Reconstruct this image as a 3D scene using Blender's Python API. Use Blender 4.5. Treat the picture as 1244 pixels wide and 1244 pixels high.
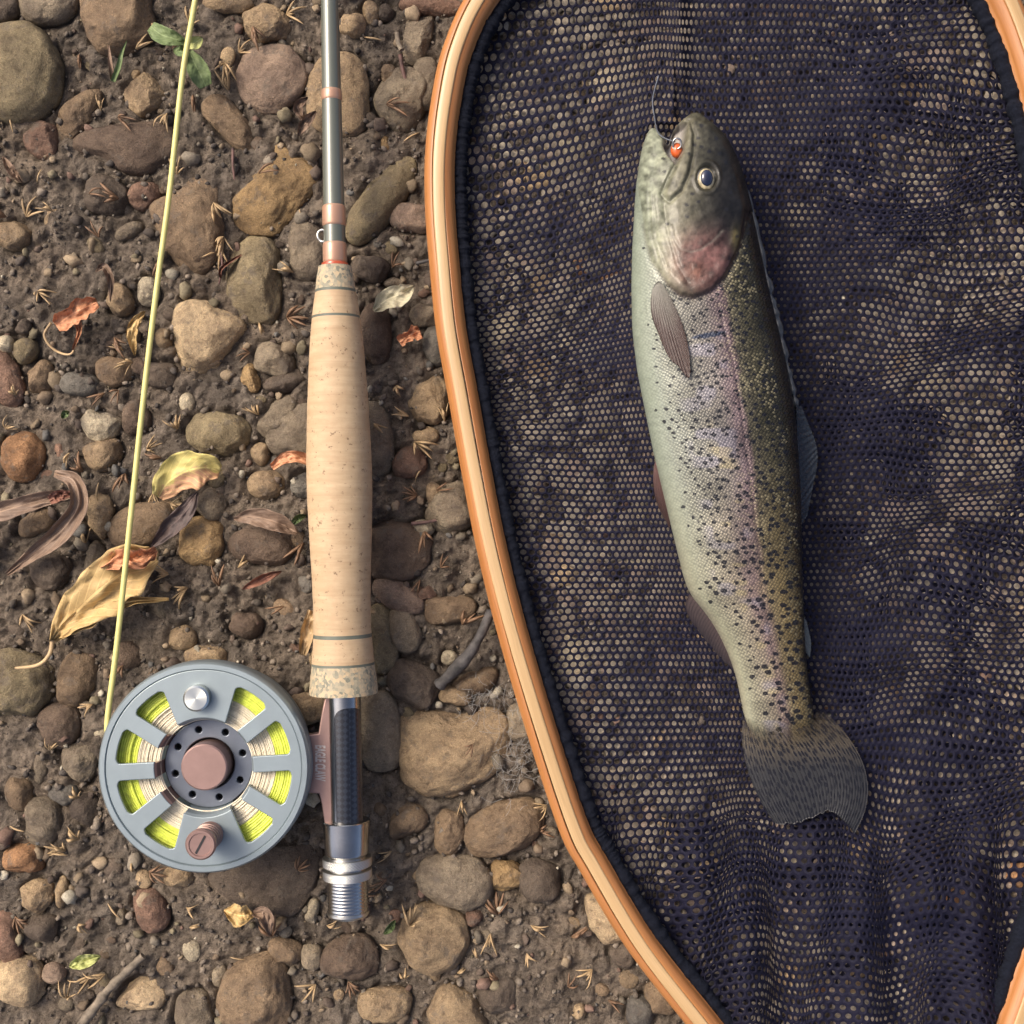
import bpy, bmesh, math, random
import numpy as np
from mathutils import Vector

for o in list(bpy.data.objects):
    bpy.data.objects.remove(o, do_unlink=True)
scene = bpy.context.scene
COL = scene.collection
rng = np.random.default_rng(11)
random.seed(11)

# ------------------------------------------------------------------ camera, sky, sun
S = 0.00033            # metres on the ground for one photo pixel
D = 0.50               # camera height
cam = bpy.data.cameras.new('camera')
cam.sensor_width = 36.0
cam.lens = 36.0 * D / (1244 * S)
cam.clip_start = 0.01
cam.clip_end = 200
camo = bpy.data.objects.new('camera', cam)
camo.location = (0, 0, D)
camo.rotation_euler = (0, 0, 0)
COL.objects.link(camo)
scene.camera = camo

SUN_DIR = Vector((-0.80, 0.52, 1.05)).normalized()   # towards the sun
world = bpy.data.worlds.new('World')
scene.world = world
world.use_nodes = True
wn = world.node_tree
bg = wn.nodes['Background']
sky = wn.nodes.new('ShaderNodeTexSky')
sky.sky_type = 'NISHITA'
sky.sun_disc = False
sky.sun_elevation = math.asin(SUN_DIR.z)
sky.sun_rotation = math.atan2(SUN_DIR.x, SUN_DIR.y)
sky.air_density = 0.45
sky.dust_density = 6.0
sky.ozone_density = 0.6
wn.links.new(sky.outputs[0], bg.inputs[0])
bg.inputs[1].default_value = 0.135
sl = bpy.data.lights.new('sun', 'SUN')
sl.energy = 1.35
sl.angle = math.radians(24)
sl.color = (1.0, 0.88, 0.70)
so = bpy.data.objects.new('sun', sl)
so.rotation_euler = SUN_DIR.to_track_quat('Z', 'Y').to_euler()
so.location = SUN_DIR * 3
COL.objects.link(so)
scene.view_settings.view_transform = 'Standard'
scene.view_settings.look = 'None'
scene.view_settings.gamma = 1
scene.view_settings.exposure = 0.84

# ------------------------------------------------------------------ helpers
def W(x, y, z=0.0):
    """photo pixel at a known height -> world point"""
    k = S * (D - z) / D
    return np.array([(x - 622.0) * k, (622.0 - y) * k, z])

def KZ(z):
    return S * (D - z) / D

def sstep(a, b, x):
    t = np.clip((x - a) / (b - a), 0, 1)
    return t * t * (3 - 2 * t)

def hash2(ix, iy, seed):
    h = (ix.astype(np.int64) * 374761393 + iy.astype(np.int64) * 668265263 + seed * 1442695041) & 0xFFFFFFFF
    h = ((h ^ (h >> 13)) * 1274126177) & 0xFFFFFFFF
    return ((h ^ (h >> 16)) & 0xFFFFFF) / float(0xFFFFFF)

def vnoise(x, y, seed=0):
    x = np.asarray(x, float); y = np.asarray(y, float)
    ix = np.floor(x); iy = np.floor(y)
    fx = x - ix; fy = y - iy
    ux = fx * fx * fx * (fx * (fx * 6 - 15) + 10); uy = fy * fy * fy * (fy * (fy * 6 - 15) + 10)
    a = hash2(ix, iy, seed); b = hash2(ix + 1, iy, seed)
    c = hash2(ix, iy + 1, seed); d = hash2(ix + 1, iy + 1, seed)
    return (a * (1 - ux) + b * ux) * (1 - uy) + (c * (1 - ux) + d * ux) * uy - 0.5

def hash3(ix, iy, iz, seed):
    h = (ix.astype(np.int64) * 374761393 + iy.astype(np.int64) * 668265263 + iz.astype(np.int64) * 2147483647 + seed * 1442695041) & 0xFFFFFFFF
    h = ((h ^ (h >> 13)) * 1274126177) & 0xFFFFFFFF
    return ((h ^ (h >> 16)) & 0xFFFFFF) / float(0xFFFFFF)

def vnoise3(p, seed=0):
    i = np.floor(p); f = p - i
    u = f * f * f * (f * (f * 6 - 15) + 10)
    r = 0
    for dx in (0, 1):
        for dy in (0, 1):
            for dz in (0, 1):
                w = (u[:, 0] if dx else 1 - u[:, 0]) * (u[:, 1] if dy else 1 - u[:, 1]) * (u[:, 2] if dz else 1 - u[:, 2])
                r = r + w * hash3(i[:, 0] + dx, i[:, 1] + dy, i[:, 2] + dz, seed)
    return r - 0.5

def mesh_np(name, verts, faces, smooth=True):
    """verts (n,3), faces: (m,k) array or list of such arrays"""
    if not isinstance(faces, (list, tuple)):
        faces = [faces]
    verts = np.asarray(verts, np.float32)
    me = bpy.data.meshes.new(name)
    me.vertices.add(len(verts))
    me.vertices.foreach_set('co', verts.ravel())
    loops = np.concatenate([np.asarray(f, np.int32).ravel() for f in faces])
    totals = np.concatenate([np.full(len(f), np.asarray(f).shape[1], np.int32) for f in faces])
    starts = np.concatenate([[0], np.cumsum(totals)[:-1]]).astype(np.int32)
    me.loops.add(len(loops))
    me.loops.foreach_set('vertex_index', loops)
    me.polygons.add(len(totals))
    me.polygons.foreach_set('loop_start', starts)
    me.polygons.foreach_set('use_smooth', np.full(len(totals), smooth))
    me.update(calc_edges=True)
    me.validate()
    return me

def sharp(me, a=35):
    me.set_sharp_from_angle(angle=math.radians(a)); return me

def fattr(me, name, vals):
    a = me.attributes.new(name, 'FLOAT', 'POINT')
    a.data.foreach_set('value', np.asarray(vals, np.float32))

def cattr(me, name, rgb):
    a = me.attributes.new(name, 'FLOAT_COLOR', 'POINT')
    c = np.ones((len(rgb), 4), np.float32); c[:, :3] = rgb
    a.data.foreach_set('color', c.ravel())

def link(name, me, mat=None, parent=None):
    o = bpy.data.objects.new(name, me)
    COL.objects.link(o)
    if mat is not None and me is not None and not me.materials:
        me.materials.append(mat)
    if parent is not None:
        o.parent = parent
        o.matrix_parent_inverse = parent_inv(parent)
    return o

def world_m(o):
    if o.parent is None: return o.matrix_basis.copy()
    return world_m(o.parent) @ o.matrix_parent_inverse @ o.matrix_basis
def parent_inv(p):
    return world_m(p).inverted()

def empty(name, loc):
    o = bpy.data.objects.new(name, None)
    o.empty_display_size = 0.01
    o.location = loc
    COL.objects.link(o)
    return o

def tag(o, label, cat, group=None, kind=None):
    if label: o['label'] = label
    if cat: o['category'] = cat
    if group: o['group'] = group
    if kind: o['kind'] = kind
    return o

def grid_faces(nu, nv, closed_u=False, closed_v=False, off=0):
    iu = np.arange(nu if closed_u else nu - 1); iv = np.arange(nv if closed_v else nv - 1)
    a, b = np.meshgrid(iu, iv, indexing='ij')
    a2 = (a + 1) % nu; b2 = (b + 1) % nv
    return np.stack([a * nv + b, a2 * nv + b, a2 * nv + b2, a * nv + b2], -1).reshape(-1, 4) + off

def tube(pts, rad, nseg=10, caps=True):
    """tube along pts (n,3); rad scalar or (n,)"""
    pts = np.asarray(pts, float); n = len(pts)
    rad = np.broadcast_to(np.asarray(rad, float), (n,))
    t = np.gradient(pts, axis=0); t /= np.linalg.norm(t, axis=1)[:, None] + 1e-12
    up = np.array([0, 0, 1.0])
    s = np.cross(t, up); ns = np.linalg.norm(s, axis=1)
    s[ns < 1e-4] = [1, 0, 0]; s /= np.linalg.norm(s, axis=1)[:, None]
    u = np.cross(s, t)
    th = np.linspace(0, 2 * np.pi, nseg, endpoint=False)
    v = pts[:, None, :] + rad[:, None, None] * (np.cos(th)[None, :, None] * s[:, None, :] + np.sin(th)[None, :, None] * u[:, None, :])
    f = grid_faces(n, nseg, False, True)
    verts = v.reshape(-1, 3); faces = [f]
    if caps:
        verts = np.vstack([verts, pts[0], pts[-1]])
        i = np.arange(nseg); j = (i + 1) % nseg
        faces.append(np.stack([j, i, np.full(nseg, n * nseg)], -1))
        b = (n - 1) * nseg
        faces.append(np.stack([b + i, b + j, np.full(nseg, n * nseg + 1)], -1))
    return verts, faces

def merge(parts):
    vs, f3, f4, off = [], [], [], 0
    for v, fs in parts:
        if not isinstance(fs, (list, tuple)): fs = [fs]
        for f in fs:
            f = np.asarray(f)
            (f3 if f.shape[1] == 3 else f4).append(f + off)
        vs.append(v); off += len(v)
    out = []
    if f4: out.append(np.vstack(f4))
    if f3: out.append(np.vstack(f3))
    return np.vstack(vs), out

def spline(P, n, closed=False):
    """Catmull-Rom through P (m,k), n samples"""
    P = np.asarray(P, float)
    m = len(P)
    if closed:
        Q = np.vstack([P[-1], P, P[0], P[1]]); segs = m
    else:
        Q = np.vstack([2 * P[0] - P[1], P, 2 * P[-1] - P[-2]]); segs = m - 1
    t = np.linspace(0, segs, n, endpoint=not closed)
    i = np.minimum(t.astype(int), segs - 1); f = (t - i)[:, None]
    p0, p1, p2, p3 = Q[i], Q[i + 1], Q[i + 2], Q[i + 3]
    return 0.5 * (2 * p1 + (p2 - p0) * f + (2 * p0 - 5 * p1 + 4 * p2 - p3) * f ** 2 + (3 * p1 - p0 - 3 * p2 + p3) * f ** 3)

def inside(poly, x, y):
    poly = np.asarray(poly); r = np.zeros(x.shape, bool)
    x1, y1 = poly[:, 0], poly[:, 1]; x2, y2 = np.roll(x1, -1), np.roll(y1, -1)
    for a, b, c, d in zip(x1, y1, x2, y2):
        if b == d: continue
        c1 = (b > y) != (d > y)
        r ^= c1 & (x < (c - a) * (y - b) / (d - b) + a)
    return r

def pdist(poly, x, y, closed=False):
    poly = np.asarray(poly, float); r = np.full(x.shape, 1e9)
    n = len(poly)
    for i in range(n if closed else n - 1):
        a = poly[i]; b = poly[(i + 1) % n]; e = b - a
        t = np.clip(((x - a[0]) * e[0] + (y - a[1]) * e[1]) / (e @ e + 1e-12), 0, 1)
        r = np.minimum(r, np.hypot(x - a[0] - t * e[0], y - a[1] - t * e[1]))
    return r

def eval_mesh(o):
    dg = bpy.context.evaluated_depsgraph_get()
    me = bpy.data.meshes.new_from_object(o.evaluated_get(dg))
    d = o.data
    bpy.data.objects.remove(o, do_unlink=True)
    return me

def curve_plate(loops, thick, bevel=0.0):
    """flat plate (2D filled curve with holes), centred on z=0"""
    cu = bpy.data.curves.new('plate', 'CURVE')
    cu.dimensions = '2D'; cu.fill_mode = 'BOTH'
    cu.extrude = max(thick / 2 - bevel, 1e-5); cu.bevel_depth = bevel; cu.bevel_resolution = 2
    for L in loops:
        sp = cu.splines.new('POLY'); sp.points.add(len(L) - 1); sp.use_cyclic_u = True
        for i, p in enumerate(L): sp.points[i].co = (p[0], p[1], 0, 1)
    o = bpy.data.objects.new('plate', cu); COL.objects.link(o)
    return eval_mesh(o)

def lathe_z(profile, cx, cy, nseg=96, closed=True):
    """profile [(r,z)] revolved about a vertical axis"""
    P = np.asarray(profile, float)
    th = np.linspace(0, 2 * np.pi, nseg, endpoint=False)
    v = np.stack([cx + P[:, 0][:, None] * np.cos(th), cy + P[:, 0][:, None] * np.sin(th), np.repeat(P[:, 1][:, None], nseg, 1)], -1)
    return v.reshape(-1, 3), [grid_faces(len(P), nseg, closed, True)]

# ------------------------------------------------------------------ materials
class NT:
    def __init__(self, name):
        self.m = bpy.data.materials.new(name); self.m.use_nodes = True
        self.t = self.m.node_tree; self.b = self.t.nodes['Principled BSDF']
    def n(self, typ, **kw):
        nd = self.t.nodes.new('ShaderNode' + typ)
        for k, v in kw.items():
            if k.startswith('i_'):
                key = k[2:]
                nd.inputs[int(key) if key.isdigit() else key].default_value = v
            else: setattr(nd, k, v)
        return nd
    def l(self, a, b): self.t.links.new(a, b)
    def attr(self, name): return self.n('Attribute', attribute_name=name)
    def mix(self, fac, a, b, blend='MIX'):
        nd = self.n('Mix', data_type='RGBA', blend_type=blend)
        for s, v in ((0, fac), (6, a), (7, b)):
            if hasattr(v, 'is_linked'): self.l(v, nd.inputs[s])
            elif isinstance(v, (int, float)): nd.inputs[s].default_value = v
            else: nd.inputs[s].default_value = (*v, 1)
        return nd.outputs[2]
    def ramp(self, src, stops):
        nd = self.n('ValToRGB'); e = nd.color_ramp.elements
        while len(e) < len(stops): e.new(0.5)
        for el, (p, c) in zip(e, stops):
            el.position = p; el.color = (*c, 1) if len(c) == 3 else c
        self.l(src, nd.inputs[0]); return nd.outputs[0]
    def noise(self, vec, scale, detail=4, rough=0.55, typ='FBM'):
        nd = self.n('TexNoise'); nd.inputs['Scale'].default_value = scale
        nd.inputs['Detail'].default_value = detail; nd.inputs['Roughness'].default_value = rough
        if vec is not None: self.l(vec, nd.inputs['Vector'])
        return nd.outputs['Fac']
    def math(self, op, a, b=0.0, c=None):
        nd = self.n('Math', operation=op)
        for s, v in ((0, a), (1, b), (2, c)):
            if v is None: continue
            if hasattr(v, 'is_linked'): self.l(v, nd.inputs[s])
            else: nd.inputs[s].default_value = v
        return nd.outputs[0]
    def bump(self, h, strength, dist, prev=None):
        nd = self.n('Bump'); nd.inputs['Strength'].default_value = strength; nd.inputs['Distance'].default_value = dist
        self.l(h, nd.inputs['Height'])
        if prev is not None: self.l(prev, nd.inputs['Normal'])
        return nd.outputs[0]
    def col(self, c):
        if hasattr(c, 'is_linked'): self.l(c, self.b.inputs['Base Color'])
        else: self.b.inputs['Base Color'].default_value = (*c, 1)
    def set(self, **kw):
        names = dict(rough='Roughness', metal='Metallic', spec='Specular IOR Level', coat='Coat Weight', coatr='Coat Roughness', sheen='Sheen Weight', trans='Transmission Weight', alpha='Alpha', sss='Subsurface Weight')
        for k, v in kw.items():
            s = self.b.inputs[names[k]]
            if hasattr(v, 'is_linked'): self.l(v, s)
            else: s.default_value = v

def objcoord(m):
    return m.n('TexCoord').outputs['Object']

M = {}
def mat_plain(name, c, rough=0.5, metal=0.0, coat=0.0, bump=0.0, bscale=2000, var=0.12, vscale=150, spec=0.5, coatr=0.1):
    m = NT(name); v = objcoord(m)
    n1 = m.noise(v, vscale, 5, 0.6)
    lo = [x * (1 - var * 2) for x in c]; hi = [min(1, x * (1 + var * 2)) for x in c]
    m.col(m.ramp(n1, [(0.3, lo), (0.7, hi)]))
    m.set(rough=rough, metal=metal, coat=coat, spec=spec, coatr=coatr)
    if bump: m.l(m.bump(m.noise(v, bscale, 4), bump, 0.0003), m.b.inputs['Normal'])
    M[name] = m.m
    return m.m

# stones: object colour plus mottling
m = NT('stone'); v0 = objcoord(m)
oi = m.n('ObjectInfo')
vadd = m.n('VectorMath', operation='ADD'); m.l(v0, vadd.inputs[0])
cx = m.n('CombineXYZ'); m.l(m.math('MULTIPLY', oi.outputs['Random'], 7.3), cx.inputs[0]); m.l(m.math('MULTIPLY', oi.outputs['Random'], 3.1), cx.inputs[1]); m.l(cx.outputs[0], vadd.inputs[1])
v = vadd.outputs[0]
n_big = m.noise(v, 75, 5, 0.6); n_mid = m.noise(v, 350, 6, 0.7); n_fine = m.noise(v, 1500, 4, 0.7)
c0 = m.mix(1.0, oi.outputs['Color'], (1.62, 1.60, 1.58), 'MULTIPLY')
c1 = m.mix(m.ramp(n_big, [(0.32, (0, 0, 0)), (0.68, (1, 1, 1))]), m.mix(1.0, c0, (0.66, 0.62, 0.60), 'MULTIPLY'), m.mix(1.0, c0, (1.32, 1.27, 1.15), 'MULTIPLY'))
c2 = m.mix(m.ramp(n_mid, [(0.34, (0.75, 0.75, 0.75)), (0.5, (0, 0, 0))]), c1, m.mix(1.0, c1, (0.5, 0.47, 0.46), 'MULTIPLY'))
c3 = m.mix(m.ramp(n_fine, [(0.53, (0, 0, 0)), (0.68, (0.75, 0.75, 0.75))]), c2, m.mix(1.0, c2, (1.7, 1.62, 1.5), 'MULTIPLY'))
n_grain = m.noise(v, 3200, 3, 0.7)
c3 = m.mix(m.ramp(n_grain, [(0.38, (0.65, 0.65, 0.65)), (0.5, (0, 0, 0))]), c3, m.mix(1.0, c3, (0.5, 0.48, 0.46), 'MULTIPLY'))
# soil smeared on in patches
n_dirt = m.noise(v, 140, 6, 0.75)
c4 = m.mix(m.ramp(n_dirt, [(0.54, (0, 0, 0)), (0.66, (0.72, 0.72, 0.72))]), c3, (0.150, 0.123, 0.097))
m.col(c4)
m.set(rough=0.82, spec=0.3)
vor = m.n('TexVoronoi', feature='F1'); vor.inputs['Scale'].default_value = 420; m.l(v, vor.inputs['Vector'])
pit = m.ramp(vor.outputs['Distance'], [(0.05, (0, 0, 0)), (0.28, (1, 1, 1))])
b1 = m.bump(n_mid, 0.9, 0.0020); b2 = m.bump(n_fine, 0.8, 0.0009, b1); b3 = m.bump(pit, 0.3, 0.0005, b2)
m.l(b3, m.b.inputs['Normal'])
M['stone'] = m.m

# soil
m = NT('soil'); v = objcoord(m)
na = m.noise(v, 22, 5, 0.6); nb = m.noise(v, 160, 6, 0.7); nc = m.noise(v, 700, 5, 0.75); ndd = m.noise(v, 2400, 3, 0.7)
base = m.ramp(nb, [(0.28, (0.070, 0.058, 0.048)), (0.5, (0.195, 0.162, 0.130)), (0.72, (0.360, 0.302, 0.242))])
base = m.mix(m.ramp(na, [(0.38, (0, 0, 0)), (0.66, (0.55, 0.55, 0.55))]), base, m.mix(1.0, base, (1.55, 1.42, 1.25), 'MULTIPLY'))
base = m.mix(m.ramp(nc, [(0.36, (0.8, 0.8, 0.8)), (0.5, (0, 0, 0))]), base, m.mix(1.0, base, (0.42, 0.40, 0.40), 'MULTIPLY'))
base = m.mix(m.ramp(ndd, [(0.56, (0, 0, 0)), (0.70, (0.75, 0.75, 0.75))]), base, (0.32, 0.265, 0.20))
base = m.mix(m.ramp(ndd, [(0.31, (0.6, 0.6, 0.6)), (0.41, (0, 0, 0))]), base, (0.036, 0.029, 0.024))
m.col(base); m.set(rough=0.92, spec=0.2)
b1 = m.bump(nc, 1.0, 0.0024); b2 = m.bump(ndd, 0.9, 0.0011, b1)
m.l(b2, m.b.inputs['Normal'])
M['soil'] = m.m

# crumbs and gravel: vertex pigment
m = NT('crumb'); v = objcoord(m); a = m.attr('tint')
nc = m.noise(v, 1300, 4, 0.7)
m.col(m.mix(m.ramp(nc, [(0.35, (0.7, 0.7, 0.7)), (0.6, (0, 0, 0))]), a.outputs['Color'], m.mix(1.0, a.outputs['Color'], (0.5, 0.48, 0.46), 'MULTIPLY')))
m.set(rough=0.85, spec=0.3); m.l(m.bump(nc, 0.5, 0.0005), m.b.inputs['Normal'])
M['crumb'] = m.m

# cork
m = NT('cork'); v = objcoord(m)
mp = m.n('Mapping'); mp.inputs['Scale'].default_value = (1, 6.0, 1); m.l(v, mp.inputs['Vector'])
n1 = m.noise(mp.outputs[0], 60, 5, 0.6); n2 = m.noise(mp.outputs[0], 260, 5, 0.7); n3 = m.noise(v, 420, 5, 0.7)
base = m.ramp(n1, [(0.3, (0.39, 0.275, 0.160)), (0.7, (0.50, 0.37, 0.230))])
base = m.mix(m.ramp(n2, [(0.30, (0.30, 0.30, 0.30)), (0.42, (0, 0, 0))]), base, (0.36, 0.24, 0.14))
blot = m.noise(v, 110, 5, 0.7)
base = m.mix(m.ramp(blot, [(0.36, (0.5, 0.5, 0.5)), (0.5, (0, 0, 0))]), base, (0.40, 0.27, 0.155))
pits = m.ramp(n3, [(0.345, (0.85, 0.85, 0.85)), (0.395, (0, 0, 0))])
base = m.mix(pits, base, (0.17, 0.105, 0.06))
# ring joints along the grip
sx = m.n('SeparateXYZ'); m.l(v, sx.inputs[0])
w_ = m.math('FRACT', m.math('MULTIPLY', sx.outputs[1], 1 / 0.0125))
jl = m.math('LESS_THAN', m.math('ABSOLUTE', m.math('SUBTRACT', w_, 0.5)), 0.018)
base = m.mix(m.math('MULTIPLY', jl, 0.22), base, (0.33, 0.21, 0.12))
m.col(base); m.set(rough=0.62, spec=0.35)
b1 = m.bump(n3, 0.28, 0.0004); b2 = m.bump(n2, 0.15, 0.0003, b1); m.l(b2, m.b.inputs['Normal'])
M['cork'] = m.m

m = NT('composite_cork'); v = objcoord(m)
vo = m.n('TexVoronoi'); vo.inputs['Scale'].default_value = 900; m.l(v, vo.inputs['Vector'])
sv = m.n('SeparateColor'); m.l(vo.outputs['Color'], sv.inputs[0])
m.col(m.ramp(sv.outputs[0], [(0.0, (0.16, 0.16, 0.12)), (0.35, (0.30, 0.27, 0.19)), (0.6, (0.40, 0.33, 0.22)), (0.85, (0.47, 0.35, 0.21)), (1.0, (0.22, 0.22, 0.17))]))
m.set(rough=0.7); m.l(m.bump(vo.outputs['Distance'], 0.3, 0.0003), m.b.inputs['Normal'])
M['composite_cork'] = m.m

mat_plain('trim_ring', (0.105, 0.115, 0.09), 0.6)
m = NT('rod_blank'); v = objcoord(m)
m.col((0.110, 0.120, 0.098)); m.set(rough=0.36, metal=0.15, coat=0.6, coatr=0.16)
m.l(m.bump(m.noise(v, 900, 3), 0.05, 0.0002), m.b.inputs['Normal']); M['rod_blank'] = m.m
m = NT('thread'); v = objcoord(m)
wv = m.n('TexWave', bands_direction='Y'); wv.inputs['Scale'].default_value = 900; wv.inputs['Distortion'].default_value = 0.4; m.l(v, wv.inputs['Vector'])
m.col(m.mix(wv.outputs['Fac'], (0.36, 0.20, 0.13), (0.50, 0.30, 0.20))); m.set(rough=0.3, coat=0.6, metal=0.25)
m.l(m.bump(wv.outputs['Fac'], 0.25, 0.0002), m.b.inputs['Normal']); M['thread'] = m.m
mat_plain('red_check', (0.42, 0.075, 0.03), 0.35, coat=0.4)
mat_plain('steel', (0.42, 0.42, 0.41), 0.22, metal=1.0, var=0.05)
mat_plain('bright_steel', (0.55, 0.54, 0.50), 0.3, metal=1.0, var=0.05)
mat_plain('rose_metal', (0.30, 0.195, 0.17), 0.42, metal=0.65, var=0.05, bump=0.05)
mat_plain('rose_dark', (0.30, 0.20, 0.17), 0.4, metal=0.7, var=0.05)
mat_plain('letter_grey', (0.44, 0.40, 0.37), 0.5, var=0.04)
mat_plain('reel_blue', (0.255, 0.305, 0.325), 0.42, metal=0.55, var=0.05, vscale=60, bump=0.05, bscale=5000)
mat_plain('hub_blue', (0.15, 0.17, 0.205), 0.4, metal=0.6, var=0.05)
mat_plain('bore_black', (0.012, 0.012, 0.014), 0.5)
# brushed knob: radial anisotropy from real turned rings is too fine, use a radial noise sheen
m = NT('turned_steel'); m.col((0.62, 0.64, 0.60)); m.set(metal=1.0, rough=0.3)
m.b.inputs['Anisotropic'].default_value = 0.75
tn = m.n('Tangent', direction_type='RADIAL', axis='Z'); m.l(tn.outputs[0], m.b.inputs['Tangent']); M['turned_steel'] = m.m
# carbon weave
m = NT('carbon'); v = objcoord(m)
mp = m.n('Mapping'); mp.inputs['Rotation'].default_value = (0, 0, 0.785); m.l(v, mp.inputs['Vector'])
ck = m.n('TexChecker'); ck.inputs['Scale'].default_value = 620; m.l(mp.outputs[0], ck.inputs['Vector'])
m.col(m.mix(ck.outputs['Fac'], (0.004, 0.005, 0.009), (0.016, 0.020, 0.030))); m.set(rough=0.35, coat=.6, coatr=0.08); M['carbon'] = m.m
# fly line
mat_plain('line_pale', (0.60, 0.56, 0.20), 0.45, var=0.05)
mat_plain('line_lime', (0.60, 0.68, 0.09), 0.45, var=0.12, vscale=500)
mat_plain('backing_cream', (0.70, 0.63, 0.48), 0.6, var=0.08, vscale=500)
# wood laminations use attributes along / across
def wood(name, dark, light, gs=1.0):
    m = NT(name)
    al = m.attr('along').outputs['Fac']; ac = m.attr('across').outputs['Fac']; hz = m.attr('tall').outputs['Fac']
    c = m.n('CombineXYZ'); m.l(m.math('MULTIPLY', al, 9.0), c.inputs[0]); m.l(m.math('MULTIPLY', ac, 260.0), c.inputs[1]); m.l(m.math('MULTIPLY', hz, 200.0), c.inputs[2])
    n1 = m.noise(c.outputs[0], 1.0, 5, 0.65)
    c2 = m.n('CombineXYZ'); m.l(m.math('MULTIPLY', al, 60.0), c2.inputs[0]); m.l(m.math('MULTIPLY', ac, 1500.0), c2.inputs[1]); m.l(m.math('MULTIPLY', hz, 900.0), c2.inputs[2])
    n2 = m.noise(c2.outputs[0], 1.0, 4, 0.7)
    base = m.ramp(n1, [(0.28, dark), (0.72, light)])
    base = m.mix(m.ramp(n2, [(0.34, (0.35, 0.35, 0.35)), (0.48, (0, 0, 0))]), base, [x * 0.7 for x in dark])
    m.col(base); m.set(rough=0.42, coat=0.25, coatr=0.3); m.l(m.bump(n2, 0.12, 0.0003), m.b.inputs['Normal'])
    M[name] = m.m
wood('wood_orange', (0.29, 0.110, 0.032), (0.45, 0.195, 0.062))
wood('wood_pale', (0.40, 0.255, 0.115), (0.53, 0.36, 0.185))
# netting yarn
m = NT('yarn'); v = objcoord(m)
n1 = m.noise(v, 2600, 3, 0.7); n2 = m.noise(v, 40, 3)
m.col(m.mix(n2, (0.0040, 0.0036, 0.0120), (0.0075, 0.0076, 0.0230))); m.set(rough=0.7, spec=0.22)
m.l(m.bump(n1, 0.7, 0.0004), m.b.inputs['Normal']); M['yarn'] = m.m
m = NT('binding'); v = objcoord(m)
n1 = m.noise(v, 1100, 5, 0.8)
m.col(m.ramp(n1, [(0.35, (0.003, 0.004, 0.009)), (0.62, (0.008, 0.011, 0.022)), (0.80, (0.035, 0.046, 0.072))])); m.set(rough=0.85, spec=.2)
m.l(m.bump(n1, 1.0, 0.001), m.b.inputs['Normal']); M['binding'] = m.m
# straw, leaves
mat_plain('straw', (0.41, 0.285, 0.15), 0.6, var=0.25, vscale=90)
mat_plain('straw_dark', (0.19, 0.11, 0.06), 0.6, var=0.25, vscale=90)
def leafmat(name, c1, c2, c3=None, ws=1.0):
    m = NT(name); u = m.attr('lu').outputs['Fac']; w = m.attr('lw').outputs['Fac']; v = objcoord(m)
    n = m.noise(v, 160, 5, 0.65); n2 = m.noise(v, 900, 4, 0.7)
    base = m.ramp(n, [(0.33, c1), (0.66, c2)])
    if c3 is not None:
        side = m.math('ADD', w, m.math('MULTIPLY', m.math('SUBTRACT', n, 0.5), 0.9))
        base = m.mix(m.ramp(side, [(0.50, (0, 0, 0)), (0.62, (1, 1, 1))]), base, c3)
    # side veins
    vv = m.math('ADD', m.math('MULTIPLY', u, 9.0), m.math('MULTIPLY', m.math('ABSOLUTE', m.math('SUBTRACT', w, 0.5)), -6.0))
    vl = m.math('LESS_THAN', m.math('ABSOLUTE', m.math('SUBTRACT', m.math('FRACT', vv), 0.5)), 0.07)
    mid = m.math('LESS_THAN', m.math('ABSOLUTE', m.math('SUBTRACT', w, 0.5)), 0.025)
    vein = m.math('MAXIMUM', m.math('MULTIPLY', vl, 0.35), m.math('MULTIPLY', mid, 0.7))
    base = m.mix(vein, base, [min(1, x * 1.5) for x in c2])
    base = m.mix(m.ramp(n2, [(0.30, (0.6, 0.6, 0.6)), (0.42, (0, 0, 0))]), base, [x * 0.5 for x in c1])
    m.col(base); m.set(rough=0.6, spec=0.35)
    m.l(m.bump(n2, 0.3, 0.0004, m.bump(vein, 0.4, 0.0003)), m.b.inputs['Normal'])
    M[name] = m.m
leafmat('leaf_yellow', (0.52, 0.43, 0.13), (0.62, 0.53, 0.20), (0.56, 0.32, 0.18))
leafmat('leaf_tan', (0.38, 0.25, 0.10), (0.56, 0.40, 0.18))
leafmat('leaf_orange', (0.36, 0.15, 0.075), (0.56, 0.28, 0.15))
leafmat('leaf_brown', (0.13, 0.085, 0.06), (0.24, 0.165, 0.115))
leafmat('leaf_pale', (0.40, 0.36, 0.24), (0.53, 0.49, 0.34))
leafmat('leaf_green', (0.095, 0.135, 0.055), (0.165, 0.215, 0.09))
leafmat('leaf_lime', (0.33, 0.36, 0.12), (0.46, 0.47, 0.20))
leafmat('leaf_dark', (0.06, 0.045, 0.042), (0.12, 0.085, 0.075))
leafmat('leaf_red', (0.16, 0.07, 0.05), (0.27, 0.13, 0.085))
mat_plain('twig', (0.16, 0.13, 0.095), 0.8, var=0.3, vscale=300, bump=0.6, bscale=900)
mat_plain('twig_dark', (0.055, 0.05, 0.048), 0.75, var=0.3, vscale=300, bump=0.6, bscale=900)
mat_plain('stem_red', (0.11, 0.06, 0.05), 0.7, var=0.3, vscale=300)
mat_plain('cobweb', (0.30, 0.29, 0.27), 0.6, var=0.1)

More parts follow.
